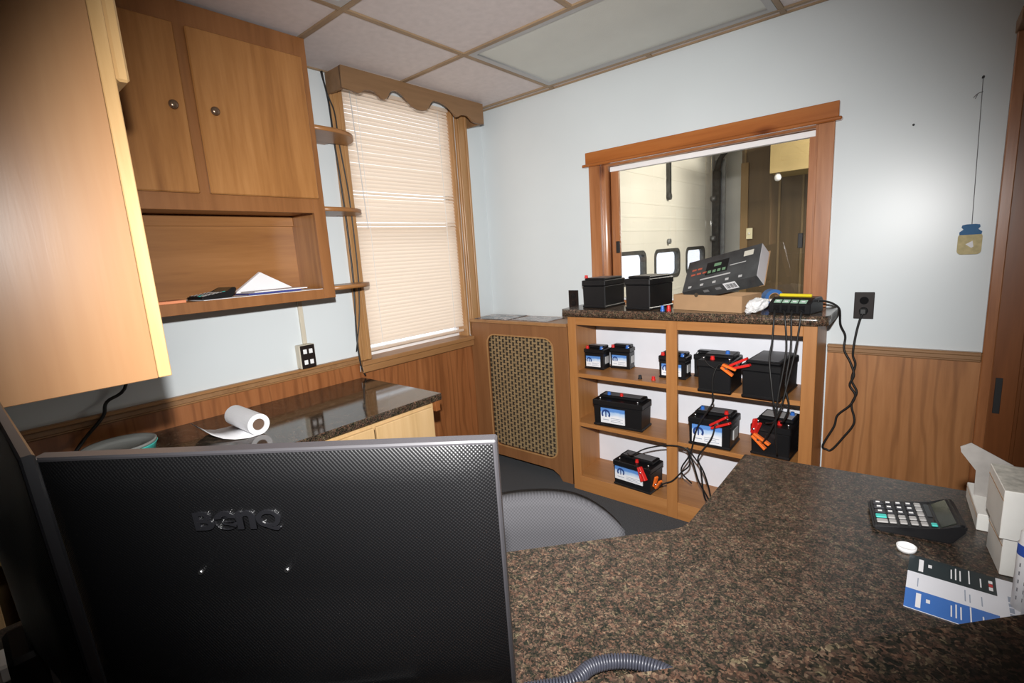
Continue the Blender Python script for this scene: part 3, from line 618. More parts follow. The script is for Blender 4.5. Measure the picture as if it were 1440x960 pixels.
# loose terminal caps
def loose(x, y, z, m, lb, r=.009, h=.02):
    bm = bmesh.new(); blathe(bm, [(0, 0), (r*1.2, 0), (r*1.2, h*.2), (r, h*.3), (r*.9, h), (0, h)], n=14); o = obj('terminal_cap', mesh_from(bm, 'cap'), m); o.location = (x, y, z+.0005); tag(o, lb, 'cap')
loose(1.362, -.268, ZT, BLUE, 'loose blue terminal cap on the narrow granite countertop', .009, .026); loose(1.388, -.255, ZT, RED, 'loose red terminal cap on the narrow granite countertop', .009, .026)
loose(1.297, -.235, .71, RED, 'loose red terminal cap on the top shelf'); loose(1.228, -.245, .71, BLKM, 'loose black terminal cap on the top shelf')
# clamps and leads
def clamp(lb, pos, d, mat, L=.075):
    t = thing('battery_clamp', lb, 'clamp', pos, math.atan2(d[1], d[0]), 'charger clamps'); t.rotation_euler[1] = -math.asin(max(-1, min(1, d[2]/Vector(d).length)))
    for s in (-1, 1):
        bm = bmesh.new(); r = bmesh.ops.create_cube(bm, size=1)
        for v in bm.verts:
            tp = .55 if v.co.x < 0 else 1
            v.co = Vector((v.co.x*L*1.2, v.co.y*.022*(.7+.3*tp), s*(.006+(.009 if v.co.x > 0 else .001)) + v.co.z*.011))
        bmesh.ops.bevel(bm, geom=list(bm.edges), offset=.002, segments=1, affect='EDGES'); obj('jaw', mesh_from(bm, 'jaw'), mat, t, True)
    cyl('pivot', (-.008, -.011, 0), (-.008, .011, 0), .005, METAL, t, n=10, local=True)
clamp('red clamp gripping the large batteries on the top right shelf', (1.744, -.355, .862), (.8, -.1, .35), RED, .07)
clamp('orange clamp below the red clamp on the top right shelf', (1.698, -.357, .836), (.7, 0, -.35), ORNG, .05)
clamp('red clamp lying across the labelled middle shelf battery', (1.648, -.303, .560), (.8, -.2, .5), RED, .085)
clamp('red clamp upright on the end-on middle shelf battery', (1.795, -.275, .560), (.25, -.2, .9), RED, .06)
clamp('orange clamp hanging on the end-on middle shelf battery', (1.818, -.285, .505), (.7, -.1, -.5), ORNG, .065)
clamp('red clamp on the bottom shelf battery', (1.262, -.315, .215), (.35, -.15, -.7), RED, .062)
clamp('orange clamp at the right side of bottom shelf battery', (1.348, -.322, .190), (.3, -.1, .7), ORNG, .05)
def lead(lb, pts, r=.0038, nm='charger_lead'): return tag(tube(nm, pts, r, CORD, n=7), lb, 'cable', 'black charger leads')
lead('leftmost of four black leads hanging from the charger', [(1.855, -.262, 1.0905), (1.866, -.322, 1.068), (1.863, -.330, .966), (1.857, -.338, .885), (1.879, -.356, .726), (1.889, -.345, .632), (1.84, -.285, .59)])
lead('second from left of four black leads hanging from the charger', [(1.889, -.27, 1.0905), (1.906, -.324, 1.068), (1.917, -.333, .941), (1.907, -.344, .821), (1.896, -.352, .73), (1.891, -.35, .602), (1.897, -.33, .47)])
lead('third from left of four black leads hanging from the charger', [(1.922, -.277, 1.0905), (1.929, -.324, 1.068), (1.933, -.334, .942), (1.922, -.35, .794), (1.938, -.352, .704), (1.917, -.33, .631), (1.895, -.27, .60)])
lead('rightmost of four black leads hanging from the charger', [(1.953, -.284, 1.0905), (1.962, -.324, 1.068), (1.951, -.335, .943), (1.933, -.348, .824), (1.908, -.362, .685), (1.86, -.345, .557), (1.83, -.295, .50)])
lead('black lead dropping from the top right shelf past labelled middle battery', [(1.672, -.357, .85), (1.651, -.347, .845), (1.632, -.35, .792), (1.629, -.345, .7), (1.627, -.34, .664), (1.554, -.33, .527), (1.52, -.32, .391), (1.462, -.29, .276), (1.50, -.25, .2)])
lead('black lead crossing the label of the right middle battery', [(1.632, -.309, .557), (1.616, -.32, .483), (1.559, -.325, .383), (1.568, -.315, .321), (1.579, -.30, .18), (1.60, -.27, .11)])
lead('black lead running from bottom shelf battery over the middle stile', [(1.13, -.21, .262), (1.2, -.30, .300), (1.275, -.30, .352), (1.395, -.31, .401), (1.492, -.312, .407), (1.537, -.30, .358), (1.571, -.29, .3), (1.586, -.25, .194), (1.59, -.22, .10)])
lead('black lead with inline plug from the orange bottom clamp', [(1.358, -.318, .178), (1.39, -.315, .198), (1.427, -.31, .22), (1.471, -.31, .275), (1.513, -.31, .33), (1.50, -.305, .411)])
lead('black lead draped over the front of the large top right battery', [(1.585, -.335, .87), (1.61, -.345, .845), (1.65, -.35, .83), (1.69, -.352, .842)], .003)
lead('black lead dropping in a loose bundle on the bottom shelf', [(1.50, -.312, .412), (1.53, -.306, .33), (1.55, -.29, .24), (1.585, -.27, .16), (1.61, -.26, .1)])
# grey carton, tray, charger and oddments on the narrow counter
t = thing('cardboard_tray', 'open cardboard tray under the tilted charger carton', 'box', (1.39, -.200, ZT+.0005), R_(-13))
W_, D_, H_ = .345, .175, .074
for nm, a in (('front_wall', (0, W_, 0, .004, 0, H_)), ('back_wall', (0, W_, D_-.004, D_, 0, H_)), ('end_wall', (0, .004, .004, D_-.004, 0, H_)), ('end_wall', (W_-.004, W_, .004, D_-.004, 0, H_)), ('base', (.004, W_-.004, .004, D_-.004, 0, .004))): box(nm, *a, CARD, t, .0008, True)
bm = bmesh.new(); bcyl(bm, (W_*.36, -.0006, H_), (W_*.36, .003, H_), .010, n=14); obj('notch_shade', mesh_from(bm, 'notch'), M('tray_shade', (.05, .035, .02), .8), t, True)  # dark disc painted as the notch's shade; the wall is not cut
tag(box('manual_stack', 0, .10, 0, .08, 0, .022, PAPER), 'white booklets inside the cardboard tray', 'booklets'); o = bpy.data.objects['manual_stack']; o.location = (1.60, -.225, ZT+.006); o.rotation_euler[2] = R_(-13)
bxp = Vector((1.425, -.18, 1.157)); yv, lv, rv = -.346, -.714, .291
Rm = Matrix.Rotation(yv, 4, 'Z') @ Matrix.Rotation(lv, 4, 'X') @ Matrix.Rotation(-rv, 4, 'Y')
t = thing('charger_carton', 'grey printed charger carton tilted in the cardboard tray', 'box', bxp); t.rotation_euler = Rm.to_euler()
L_, WW, T_ = .361, .189, .071
CARTON = M('carton_dark_print', (.052, .054, .056), .22, var=.35, vs_=9)
CARTT = M('carton_top', (.10, .10, .10), .3)
box('carton_body', 0, L_, 0, T_, 0, WW, CARTON, t, .001, True)
box('end_flap', L_-.0002, L_+.0012, .001, T_-.001, .002, WW-.002, M('carton_end', (.55, .55, .58), .4), t, 0, True, 'pale end panel'); box('flap_edge', L_-.02, L_+.004, T_, T_+.003, 0, WW+.012, CARD, t, 0, True)
bm = bmesh.new(); bbox(bm, .105, .215, -.0012, 0, .075, .150, .0); obj('device_picture', mesh_from(bm, 'p'), BLKG, t, True)
bm = bmesh.new(); bbox(bm, .145, .180, -.0017, -.0012, .118, .136); [bbox(bm, .118+.024*i, .134+.024*i, -.0017, -.0012, .082, .098) for i in range(4)]; obj('picture_display', mesh_from(bm, 'p'), M('print_green', (.14, .26, .15), .4), t, True)
bm = bmesh.new(); [bbox(bm, .03+.03*(i % 3), .052+.03*(i % 3), -.0012, 0, .090+.03*(i//3), .100+.03*(i//3)) for i in range(5)]; obj('red_print', mesh_from(bm, 'p'), M('print_red', (.42, .09, .05), .4), t, True)
bm = bmesh.new(); [bbox(bm, .03+.062*i, .046+.062*i, -.0012, 0, .014, .026) for i in range(5)]; bbox(bm, .085, .235, -.0012, 0, .050, .057); bbox(bm, .225, .30, -.0012, 0, .10, .104); obj('white_print', mesh_from(bm, 'p'), M('print_white', (.45, .45, .45), .4), t, True)
box('white_sticker', .285, .328, -.0013, 0, .135, .165, M('sticker', (.62, .60, .52), .5), t, 0, True)
bm = bmesh.new(); [bbox(bm, .10+.06*i, .125+.06*i, .02, .035, -.0012, 0) for i in range(3)]; obj('side_print', mesh_from(bm, 'p'), M('print_dim', (.2, .2, .2), .4), t, True)
box('barcode_label', .205, .262, .004, .050, -.0015, 0, PAPER, t, 0, True)
bm = bmesh.new(); [bbox(bm, .212+.0052*i, .212+.0052*i+(.0032 if i % 3 else .0018), .012, .042, -.0019, -.0015) for i in range(9)]; obj('barcode_bars', mesh_from(bm, 'p'), BLKM, t, True)
box('handle', .14, .205, .015, .03, WW, WW+.008, BLKM, t, .002, True)
bm = bmesh.new(); bmesh.ops.create_icosphere(bm, subdivisions=4, radius=1)
for v in bm.verts:
    q = v.co.copy(); k = 1+.35*mnoise.noise(q*1.6+Vector((3, 1, 2)))+.16*abs(mnoise.noise(q*4))
    v.co = Vector((q.x*.036*k, q.y*.03*k, .036+q.z*.034*k)); v.co.x += .45*(v.co.z-.03)
    v.co.z = max(v.co.z, 0)
o = obj('crumpled_wrapper', mesh_from(bm, 'wrap'), M('wrapper_white', (.68, .68, .68), .35)); o.location = (1.782, -.272, ZT+.0005); o.rotation_euler[2] = .3; tag(o, 'crumpled white wrapper between carton and battery charger', 'wrapper')
t = thing('tape_roll', 'blue tape roll standing behind the tilted charger carton', 'tape roll', (1.792, -.02, ZT+.0415), R_(35))
bm = bmesh.new(); blathe(bm, [(.026, -.024), (.041, -.024), (.041, .024), (.026, .024), (.026, -.024)], n=30); bmesh.ops.rotate(bm, verts=bm.verts, matrix=Matrix.Rotation(PI/2, 3, 'X')); obj('tape', mesh_from(bm, 'tape'), M('tape_blue', (.035, .13, .36), .45), t, True)
bm = bmesh.new(); blathe(bm, [(.023, -.0245), (.0258, -.0245), (.0258, .0245), (.023, .0245), (.023, -.0245)], n=30); bmesh.ops.rotate(bm, verts=bm.verts, matrix=Matrix.Rotation(PI/2, 3, 'X')); obj('core', mesh_from(bm, 'core'), CARD, t, True)
t = thing('battery_charger', 'black four-bank battery charger with green display panel', 'charger', (1.825, -.240, ZT+.0005), R_(-11))
bm = bmesh.new(); cw, cdp, ch = .165, .135, .046
pr = [(0, 0), (0, .040), (.026, .056), (.05, .064), (cdp-.015, .064), (cdp, .050), (cdp, 0)]
A = [bm.verts.new((0, y, z)) for y, z in pr]; B = [bm.verts.new((cw, y, z)) for y, z in pr]
bm.faces.new(A); bm.faces.new(B[::-1])
for i in range(len(pr)): bm.faces.new((A[i], A[(i+1) % len(pr)], B[(i+1) % len(pr)], B[i]))
bmesh.ops.bevel(bm, geom=list(bm.edges), offset=.003, segments=1, affect='EDGES'); obj('body', mesh_from(bm, 'body'), BLK, t, True)
for i in range(4): box('port', .022+.033*i, .046+.033*i, -.004, .002, .008, .036, BLKG, t, .0015, True)
for i in range(4):
    pn = box('status_panel', -.014, .014, -.011, .011, 0, .0012, M('panel_green', (.30, .48, .36), .4), t, 0, True); pn.location = (.034+.033*i, .0135, .0500); pn.rotation_euler[0] = math.atan2(.016, .026)
    mk = box('panel_mark', -.007, .007, -.003, .003, .0012, .0018, PAPER, None, 0); mk.parent = pn
box('yellow_bumper', .012, cw-.025, .075, .089, .0635, .076, M('yellow_plastic', (.72, .58, .02), .4), t, .003, True)
tag(tube('black_cable', [(2.002, -.215, 1.125), (2.025, -.19, 1.122), (2.050, -.14, 1.105), (2.066, -.09, 1.075), (2.068, -.05, 1.006), (2.086, -.035, .955), (2.085, -.035, .894), (2.11, -.035, .84), (2.126, -.037, .785), (2.113, -.037, .738), (2.135, -.037, .696), (2.119, -.037, .647), (2.075, -.035, .593), (2.064, -.035, .538), (2.025, -.035, .44), (2.04, -.028, .42), (2.06, -.028, .424), (2.099, -.028, .488), (2.137, -.028, .567), (2.123, -.026, .646), (2.139, -.026, .706), (2.118, -.026, .76), (2.128, -.026, .829), (2.117, -.028, .873), (2.122, -.028, .951), (2.132, -.028, 1.017), (2.143, -.03, 1.056)], .0045, CORD), 'long black power cord looping down the wall to the outlet', 'cable')
# ------------------------------------------------------------------ right door and hanging jar
d1 = struct(box('door_1', DO[0]+.014, DO[1]-.014, .05, .09, .008, 2.015, DOORW))
for z0, z1 in ((.15, .95), (1.08, 1.9)): box('door_panel', DO[0]+.12, DO[1]-.12, .044, .05, z0, z1, DOORW, d1, .004)
box('jamb', DO[0], DO[0]+.012, .0, .12, 0, 2.018, DOORW, d1); box('jamb', DO[1]-.012, DO[1], 0, .12, 0, 2.018, DOORW, d1); box('jamb', DO[0], DO[1], 0, .12, 2.018, 2.03, DOORW, d1)
box('casing', 2.521, 2.626, -.020, 0, 0, 2.03, DOORW, d1, .002); box('casing_band', 2.521, 2.554, -.030, -.020, 0, 2.03, PINE, d1, .003); box('casing', DO[1], DO[1]+.105, -.02, 0, 0, 2.03, DOORW, d1, .002)
box('head_shelf', 2.517, DO[1]+.11, -.16, 0, 2.03, 2.07, VAL, d1, .002)
box('latch_plate', 2.565, 2.585, -.0215, -.0195, .68, .82, BLKM, d1, .001, label='dark latch plate')
t = thing('jar_ornament', 'blue and tan wooden jar ornament hanging by string', 'ornament', (2.454, -.01, 1.283))
pts = rrect(2.4205, 2.4885, 1.285, 1.363, .014, 5)
obj('jar_body', plate(pts, [], -.012, -.004, 'y'), M('jar_tan', (.50, .42, .22), .7, var=.15, vs_=60), t)
obj('jar_lid', plate([(2.424, 1.358), (2.4845, 1.358), (2.486, 1.368), (2.474, 1.378), (2.480, 1.386), (2.478, 1.394), (2.466, 1.3965), (2.442, 1.3965), (2.430, 1.394), (2.428, 1.386), (2.434, 1.378), (2.423, 1.368)], [], -.0135, -.004, 'y'), M('jar_blue', (.012, .11, .27), .6), t)
obj('heart_patch', plate([(2.443, 1.323), (2.462, 1.335), (2.466, 1.313), (2.460, 1.309)], [], -.0145, -.012, 'y'), PAPER, t)
cyl('string', (2.456, -.008, 1.395), (2.447, -.006, 1.905), .0012, GREYP, t, n=6); cyl('nail', (2.447, -.016, 1.909), (2.447, 0, 1.909), .004, BLKM, t, n=10)
tube('string_bow', [(2.450, -.008, 1.86), (2.44, -.01, 1.858), (2.432, -.010, 1.852), (2.426, -.010, 1.845)], .0013, GREYP, t, n=5)
cyl('string_bow', (2.436, -.009, 1.853), (2.431, -.01, 1.840), .0012, GREYP, t, n=5)
for x, z, lb in ((2.262, 1.787, 'upper small nail in the bare wall right of pass-through window'), ): tag(cyl('wall_nail', (x, -.008, z), (x, 0, z), .004, BLKM, n=8), lb, 'nail')
# ------------------------------------------------------------------ service counter
ZC = .76
def arc(cx, cy, r, a0, a1, n=6): return [(cx+r*math.cos(a0+(a1-a0)*i/n), cy+r*math.sin(a0+(a1-a0)*i/n)) for i in range(n+1)]
poly = [(1.955, -1.068), (1.955, -1.50)] + [(1.9535, -1.525), (1.948, -1.548), (1.938, -1.566)] + [(1.05, -2.536), (1.05, -2.596), (1.87, -2.596), (2.78, -1.647), (2.78, -.995)]
tag(obj('service_counter_top', plate(poly, [], ZC-.036, ZC, 'z'), GRAN), 'large L-shaped brown granite service countertop at right', 'countertop')
la = Vector((.692, .722, 0)); ln = Vector((.722, -.692, 0)); lp = Vector((2.147, -2.263, 0))
def lpt(s, n_): q = lp+la*s+ln*n_; return (q.x, q.y)
tag(obj('transaction_ledge', plate([lpt(-.56, 0), lpt(.90, 0), lpt(.90, .34), lpt(-.35, .34)], [], 1.018, 1.05, 'z'), GRAN), 'raised granite ledge crossing the bottom right foreground', 'countertop')
cb = thing('counter_base', 'wood panelled base carrying the service counter and ledge', 'counter', (2.2, -1.9, 0))
obj('knee_wall', plate([lpt(-.46, .045), lpt(.88, .045), lpt(.88, .13), lpt(-.42, .13)], [], 0, 1.017, 'z'), WAIN, cb)
box('end_panel', 1.99, 2.74, -1.115, -1.095, 0, .723, WAIN, cb); box('side_panel', 1.985, 2.003, -1.50, -1.117, 0, .723, WAIN, cb)
box('support_panel', 1.08, 1.10, -2.59, -2.50, 0, .723, WAIN, cb)
# ------------------------------------------------------------------ monitors
def monitor(lb, loc, rz, W, Hh, ztop, tilt, logo):
    t = thing('computer_monitor', lb, 'monitor', loc, rz, 'black computer monitors')
    ca, sa = math.cos(tilt), math.sin(tilt)
    def place(o): o.rotation_euler[0] = tilt; o.location = (0, 0, ztop); return o      # local z down from the top edge, back faces -Y
    # convex back shell
    bm = bmesh.new(); nx, nz = 24, 16; grid = []
    for j in range(nz+1):
        row = []
        for i in range(nx+1):
            x = -W/2+.004+(W-.008)*i/nx; z = -Hh+.004+(Hh-.008)*j/nz
            e_ = min(1, min(i, nx-i)/1.2)*min(1, min(j, nz-j)/1.2)
            low = max(0, min(1, ((-z)/Hh-(.55 if logo else .12))/.3)); cen = math.exp(-(x/.2)**2)
            row.append(bm.verts.new((x, -.002-.008*e_*(1 if logo else .3) - .020*low*cen*e_*(1 if logo else 1.6), z)))
        grid.append(row)
    for j in range(nz):
        for i in range(nx): bm.faces.new((grid[j][i], grid[j][i+1], grid[j+1][i+1], grid[j+1][i]))
    place(obj('back_shell', mesh_from(bm, 'shell', True), MONB, t, True))
    th_ = .016 if logo else .010; bs_ = 0 if logo else .05
    place(box('bezel', -W/2, W/2, -.0015, th_, -Hh, 0, (M('monitor_bezel', (.020, .019, .021), .4) if logo else M('monitor_bezel_dark', (.004, .004, .005), .4)), t, .002, True)); place(box('screen', -W/2+.008, W/2-.008, th_+.0002, th_+.0008, -Hh+.014, -.008, BLKG, t, 0, True))
    if logo:
        x0 = -.0745
        for ch, cw in (('B', .0225), ('e', .0245), ('n', .0215), ('Q', .0275)):
            tc = bpy.data.curves.new('t', 'FONT'); tc.body = ch; tc.size = 1; tc.offset = .03; tc.extrude = .03; me = curve_mesh(tc)
            xs = [v.co.x for v in me.vertices]; ys = [v.co.y for v in me.vertices if ch != 'Q' or v.co.y > -.1]; xa, xb, ya, yb = min(xs), max(xs), min(ys), max(ys)
            for v in me.vertices: x, y, z = v.co; v.co = (x0-.006+(x-xa)/(xb-xa)*cw, -z*.05-.0108, -.0895+(y-ya)/(yb-ya)*.0225)
            place(obj('maker_letter', me, M('logo_gloss_black', (.006, .006, .007), .12), t, True, 'raised gloss black letter')); x0 += cw+.001
        for x in (-.087+.004-.006, .023-.004-.006):
            place(cyl('mount_screw', (x, -.0118, -.145), (x, -.008, -.145), .0026, METAL, t, n=10, local=True))
        place(box('port_recess', -.177, .148, -.034, -.026, -Hh+.002, -.292, BLKM, t, .002, True))
        for x, w_, mt in ((-.142, .022, LGREY), (-.112, .012, TEAL), (-.079, .018, LGREY)): place(box('port', x, x+w_, -.0355, -.034, -.309, -.300, mt, t, 0, True))
    sd = place(box('stand_bracket', -.074, .037, -.062+bs_*.5, -.030+bs_*.5, -Hh+.008, -.297, BLK, t, .004, True))
    box('stand_column', -.045, .045, -.075+bs_*.6, -.035+bs_*.6, .0125, ztop-Hh+.02, BLK, t, .006, True)
    bm = bmesh.new(); [None]; me = plate(rrect(-.11, .11, -.13+bs_, .06+bs_, .03), [], 0, .012, 'z'); obj('stand_base', me, BLK, t, True)
    return t
mx = math.atan2(.60132, .79901)
monitor('large black monitor seen from behind with maker name, front left', (1.7895, -2.352, ZC+.0005), mx, .522, .325, .4395, R_(4), True)
m2 = monitor('black monitor edge-on at far left beside the big monitor', (1.709-.26, -2.5225, ZC+.0005), 0, .52, .325, .4745, R_(2.5), False)
tag(box('power_adapter', -.03, .03, -.02, .02, 0, .03, WPL, bev=.004), 'small white power adapter behind the left monitor', 'adapter'); o = bpy.data.objects['power_adapter']; o.location = (1.21, -2.565, ZC+.0005)
# chair
chx = math.atan2(.639, .766)
t = thing('office_chair', 'grey mesh-fabric office chair tucked behind the counter', 'chair', (1.655, -1.725, 0), chx)
bm = bmesh.new(); nx, nz = 28, 18; BW, BH = .44, .40; fr, bk = [], []
for j in range(nz+1):
    fr.append([]); bk.append([])
    for i in range(nx+1):
        u = -1+2*i/nx; vv = j/nz
        hw = BW/2*(1-.10*(1-vv))
        topc = .40+BH*vv - (.075*abs(u)**3.2)*vv**2
        yb = .05*u*u*-1 + .02*math.sin(vv*PI) + .06*vv - (.02*max(0, vv-.85)/.15*-1)
        fr[j].append(bm.verts.new((u*hw, yb-.03, topc))); bk[j].append(bm.verts.new((u*hw*.98, yb+.02, topc-.004)))
for j in range(nz):
    for i in range(nx):
        bm.faces.new((fr[j][i], fr[j][i+1], fr[j+1][i+1], fr[j+1][i])); bm.faces.new((bk[j][i+1], bk[j][i], bk[j+1][i], bk[j+1][i+1]))
for j in range(nz): bm.faces.new((fr[j][0], fr[j+1][0], bk[j+1][0], bk[j][0])); bm.faces.new((fr[j][nx], bk[j][nx], bk[j+1][nx], fr[j+1][nx]))
for i in range(nx): bm.faces.new((fr[nz][i], fr[nz][i+1], bk[nz][i+1], bk[nz][i])); bm.faces.new((fr[0][i], bk[0][i], bk[0][i+1], fr[0][i+1]))
back = obj('backrest', mesh_from(bm, 'back', True), CHAIRF, t, True)
obj('seat', plate(rrect(-.23, .23, -.46, -.04, .08), [], .40, .455, 'z'), CHAIRF, t, True)
box('back_bracket', -.03, .03, .0, .055, .36, .50, BLK, t, .004, True); box('under_frame', -.09, .09, -.33, .05, .37, .399, BLK, t, .004, True)
cyl('gas_column', (0, -.25, .09), (0, -.25, .37), .025, BLK, t, local=True)
for k in range(5):
    a = 2*PI*k/5+.3; e1 = (.26*math.cos(a), -.25+.26*math.sin(a), .075)
    cyl('base_leg', (0, -.25, .10), e1, .022, BLK, t, .014, 10, True); cyl('caster', (e1[0]-.012*math.sin(a), e1[1]+.012*math.cos(a), .028), (e1[0]+.012*math.sin(a), e1[1]-.012*math.cos(a), .028), .0275, BLKM, t, n=16, local=True)
# ------------------------------------------------------------------ things on the service counter
def calculator(lb, loc, rz):
    t = thing('calculator', lb, 'calculator', loc, rz, 'desk calculators')
    bm = bmesh.new(); pr = [(0, .004), (0, .014), (.118, .030), (.150, .052), (.163, .050), (.163, .036), (.14, .0), (.012, .0)]
    A = [bm.verts.new((x, 0, z)) for x, z in pr]; B = [bm.verts.new((x, .128, z)) for x, z in pr]
    bm.faces.new(A); bm.faces.new(B[::-1])
    for i in range(len(pr)): bm.faces.new((A[i], A[(i+1) % len(pr)], B[(i+1) % len(pr)], B[i]))
    bmesh.ops.bevel(bm, geom=list(bm.edges), offset=.004, segments=2, affect='EDGES'); obj('body', mesh_from(bm, 'body'), BLK, t, True)
    sl = math.atan2(.016, .118)
    def key(x, y, w_, d_, mat, hh=.004):
        k = box('key', -w_/2, w_/2, -d_/2, d_/2, 0, hh, mat, t, .0014, True); k.location = (x, y, .0145+x*math.tan(sl)); k.rotation_euler[1] = -sl
        return k
    DK = M('calc_key_dark', (.03, .03, .035), .4); LK = M('calc_key_grey', (.36, .35, .34), .4)
    for c_ in range(4):
        x = .019+.0195*c_; ww = .021 if c_ == 0 else .0135
        for rr in range(5):
            y = .020+.0225*rr
            mt = (LK if rr == 0 else (TEAL if rr == 1 else DK)) if c_ == 0 else (LK if rr < 2 else DK)
            k = key(x, y, ww, .016, mt)
            if mt is DK: m_ = box('key_mark', -.004, .004, -.003, .003, .004, .0045, WPL, None, 0); m_.parent = k
    for rr in range(5): key(.095, .020+.0225*rr, .0125, .016, LK)
    key(.112, .020, .011, .013, TEAL)
    s_ = box('solar_cell', -.005, .005, -.03, .03, 0, .0012, BLKG, t, 0, True); s_.location = (.111, .088, .0292); s_.rotation_euler[1] = -sl
    dl = math.atan2(.022, .032); s_ = box('display', -.015, .015, -.054, .054, 0, .0015, M('lcd_dark', (.02, .026, .018), .08), t, 0, True); s_.location = (.134, .064, .0405); s_.rotation_euler[1] = -dl
    return t
calculator('black desk calculator with teal keys on the service counter', (2.283, -1.340, ZC+.0005), R_(9)).scale = (.92, .95, .9)
calculator('black desk calculator lying in the open wall cabinet', (.262, -1.895, 1.294), R_(102)).scale = (.85, .85, .75)
bm = bmesh.new(); blathe(bm, [(0, .001), (.0155, .0), (.0165, .009), (.0145, .0095), (.0135, .003), (0, .003)], n=28); o = obj('bottle_cap', mesh_from(bm, 'cap', True), WPL); o.location = (2.340, -1.386, ZC+.0005); tag(o, 'small white plastic cap in front of the calculator', 'cap')
# brochure: bands of print on one folded card
b_ = thing('brochure', 'dark, white and blue banded leaflet on the service counter', 'leaflet', (2.341, -1.579, ZC+.0005), R_(-1.5))
BU, BV = .150, .178
P1 = M('leaflet_dark', (.012, .022, .026), .3); P2 = M('leaflet_white', (.72, .73, .78), .35); P3 = M('leaflet_blue', (.045, .16, .50), .3)
box('card', 0, BU, 0, BV, 0, .0012, P2, b_, 0, True)
box('dark_band', 0, BU*.80, BV*.66, BV, .0012, .0016, P1, b_, 0, True); box('blue_band', 0, BU*.80, 0, BV*.33, .0012, .0016, P3, b_, 0, True)
bm = bmesh.new()
for z0 in (.01, .67): bbox(bm, BU*.10, BU*.145, BV*(z0+.03), BV*(z0+.27), .0016, .0018)
for z0 in (.02, .68):
    for x0, l_ in ((.40, .18), (.44, .22), (.48, .2), (.56, .25), (.66, .16)): bbox(bm, BU*x0, BU*(x0+.012), BV*(z0+.05), BV*(z0+.05+l_), .0016, .0018)
    bbox(bm, BU*.19, BU*.225, BV*(z0+.14), BV*(z0+.2), .0016, .0018)
obj('white_print', mesh_from(bm, 'p'), PAPER, b_, True)
bm = bmesh.new()
for x0, l_ in ((.10, .16), (.52, .2), (.56, .14), (.66, .16)): bbox(bm, BU*x0, BU*(x0+.010), BV*.40, BV*(.40+l_), .0012, .0015)
for i, (y0, l_) in enumerate(((.36, .06), (.44, .08), (.54, .05), (.62, .09))): bbox(bm, BU*.885, BU*.925, BV*y0, BV*(y0+l_), .0012, .0015)
obj('grey_print', mesh_from(bm, 'p'), LTXT, b_, True)
bm = bmesh.new(); bbox(bm, BU*.735, BU*.77, BV*.79, BV*.84, .0016, .0018); obj('red_print', mesh_from(bm, 'p'), M('leaflet_red', (.5, .04, .04), .4), b_, True)
bm = bmesh.new(); bbox(bm, BU*.735, BU*.77, BV*.72, BV*.78, .0016, .0018); bbox(bm, BU*.735, BU*.77, BV*.85, BV*.90, .0016, .0018); obj('name_print', mesh_from(bm, 'p'), PAPER, b_, True)
# cartons at the right end
WCARD = M('white_carton', (.72, .71, .67), .6, var=.04, vs_=20); GCARD = M('printed_carton_top', (.46, .44, .39), .6, var=.3, vs_=60)
def carton(lb, x, y, z, w_, d_, h_, rz, topm=GCARD):
    t = thing('small_carton', lb, 'box', (x, y, z+.0005), rz, 'small white cartons on the service counter')
    box('carton_body', 0, w_, 0, d_, 0, h_, WCARD, t, .001, True); box('printed_top', .001, w_-.001, .001, d_-.001, h_, h_+.0008, topm, t, 0, True)
    box('seam', -.0006, 0, .0, d_, h_*.78, h_*.8, CARD, t, 0, True)
    return t
carton('flat white carton behind the calculator, lowest at the back', 2.450, -1.224, ZC, .052, .165, .036, R_(3), WCARD)
carton('upright narrow white carton under the bigger carton', 2.472, -1.386, ZC, .075, .10, .072, R_(6), WCARD)
carton('bigger white carton with grey printed top, on the other cartons', 2.466, -1.392, ZC+.0735, .12, .13, .092, R_(4))
t = thing('carton_insert', 'bent grey cardboard strip standing behind the white cartons', 'cardboard', (2.455, -1.13, ZC+.034))
bm = bmesh.new()
pr = [(2.456, .795), (2.452, .845), (2.428, .905), (2.420, .897)]
S = [(2.449, .7945), (2.470, .7945), (2.474, .845), (2.505, .868), (2.505, .88), (2.436, .917), (2.419, .905), (2.421, .893), (2.448, .855)]
obj('strip', plate(S, [], -1.128, -1.125, 'y'), M('insert_grey', (.30, .28, .26), .7, var=.1, vs_=40), t)
def stick(lb, x, y, h_, r, band, lean):
    t = thing('glue_tube', lb, 'tube', (x, y, ZC+.0005)); t.rotation_euler = lean
    bm = bmesh.new(); blathe(bm, [(0, 0), (r, 0), (r, h_*.86), (r*.92, h_*.88), (r*.9, h_), (r*.7, h_+.004), (0, h_+.004)], n=22); obj('tube_body', mesh_from(bm, 'tube', True), WPL, t, True)
    bm = bmesh.new(); blathe(bm, [(r*1.01, h_*.72), (r*1.02, h_*.73), (r*1.02, h_*.85), (r*1.01, h_*.86)], n=22); obj('colour_band', mesh_from(bm, 'band', True), band, t, True)
    bm = bmesh.new()
    for i in range(5):
        a = -2.2; z0 = h_*(.14+.11*i); 
        v = [bm.verts.new((r*1.02*math.cos(a+s_), r*1.02*math.sin(a+s_), z)) for s_, z in ((-.25, z0), (.35, z0), (.35, z0+h_*.05), (-.25, z0+h_*.05))]; bm.faces.new(v)
    obj('tube_print', mesh_from(bm, 'p'), GREYP, t, True)
M('band_blue', (.02, .08, .42), .4)
stick('white tube with blue band standing beside the white cartons', 2.494, -1.478, .135, .016, MATS['band_blue'], (0, 0, 0))
stick('front white tube at the right edge of the counter', 2.502, -1.515, .118, .016, LGREY, (0, 0, 1))
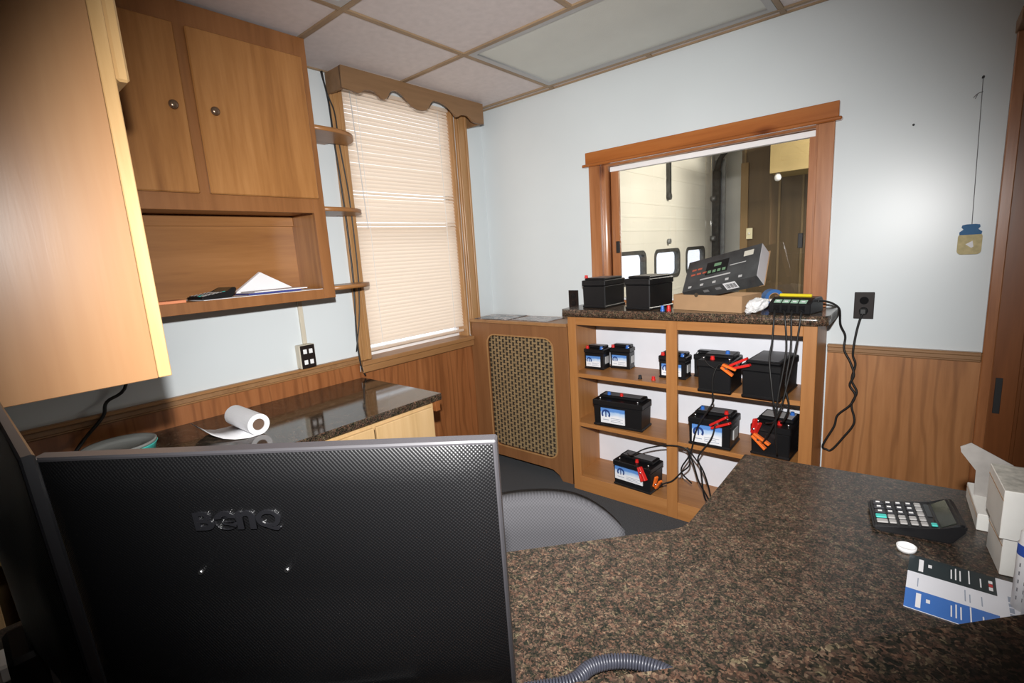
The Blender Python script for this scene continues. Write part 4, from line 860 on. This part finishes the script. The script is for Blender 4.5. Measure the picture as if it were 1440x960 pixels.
t = thing('cable_reel', 'dark purple-black roll at the right edge of the counter', 'roll', (2.56, -1.53, ZC+.0005)); bm = bmesh.new(); blathe(bm, [(.014, 0), (.036, 0), (.040, .02), (.040, .05), (.036, .07), (.014, .07), (.014, 0)], n=26); obj('winding', mesh_from(bm, 'w', True), M('purple_black', (.02, .015, .03), .4), t, True); cyl('hub', (0, 0, .002), (0, 0, .075), .0138, BLKM, t, local=True)
t = thing('storage_box', 'grey box leaning near the door beyond the cartons', 'box', (2.60, -1.06, ZC+.0005)); o = box('box_body', -.05, .05, -.03, .03, 0, .15, M('grey_box', (.42, .40, .35), .6), t, .002, True); box('box_lid', -.052, .052, -.032, .032, .15, .158, M('grey_box_lid', (.5, .48, .42), .6), t, .002, True)
# coiled phone cord
bm = bmesh.new(); path = smoothpts([(1.93, -2.10, .7725), (1.975, -2.050, .7725), (1.984, -2.012, .7725), (2.001, -1.986, .7725), (2.027, -1.966, .7725), (2.055, -1.955, .7725), (2.085, -1.952, .7725), (2.12, -1.965, .7725), (2.15, -2.0, .7725)], 10)
Ls = [0]
for a, c_ in zip(path, path[1:]): Ls.append(Ls[-1]+(c_-a).length)
tot = Ls[-1]; turns = int(tot/.0046); NP = turns*10; hel = []
for i in range(NP+1):
    s = tot*i/NP; k = max(j for j in range(len(Ls)) if Ls[j] <= s+1e-9); k = min(k, len(path)-2)
    q = path[k].lerp(path[k+1], (s-Ls[k])/max(1e-9, Ls[k+1]-Ls[k])); d = (path[min(k+2, len(path)-1)]-path[max(k-1, 0)]).normalized(); sd = d.cross(Vector((0, 0, 1))).normalized()
    th = 2*PI*turns*i/NP; hel.append(q + sd*math.cos(th)*.0090 + Vector((0, 0, 1))*math.sin(th)*.0090)
btube(bm, hel, .0024, 5); tag(obj('coiled_cord', mesh_from(bm, 'coil', True), M('cord_bluegrey', (.035, .037, .05), .4)), 'dark coiled telephone cord lying on the granite in front', 'cord')

for o in bpy.data.objects:
    if o.type == 'MESH' and o.parent and o.name.split('.')[0] in ('white_print', 'side_print', 'red_print', 'grey_print', 'label_print', 'name_print', 'picture_display', 'barcode_bars', 'tube_print'): o['kind'] = 'stuff'
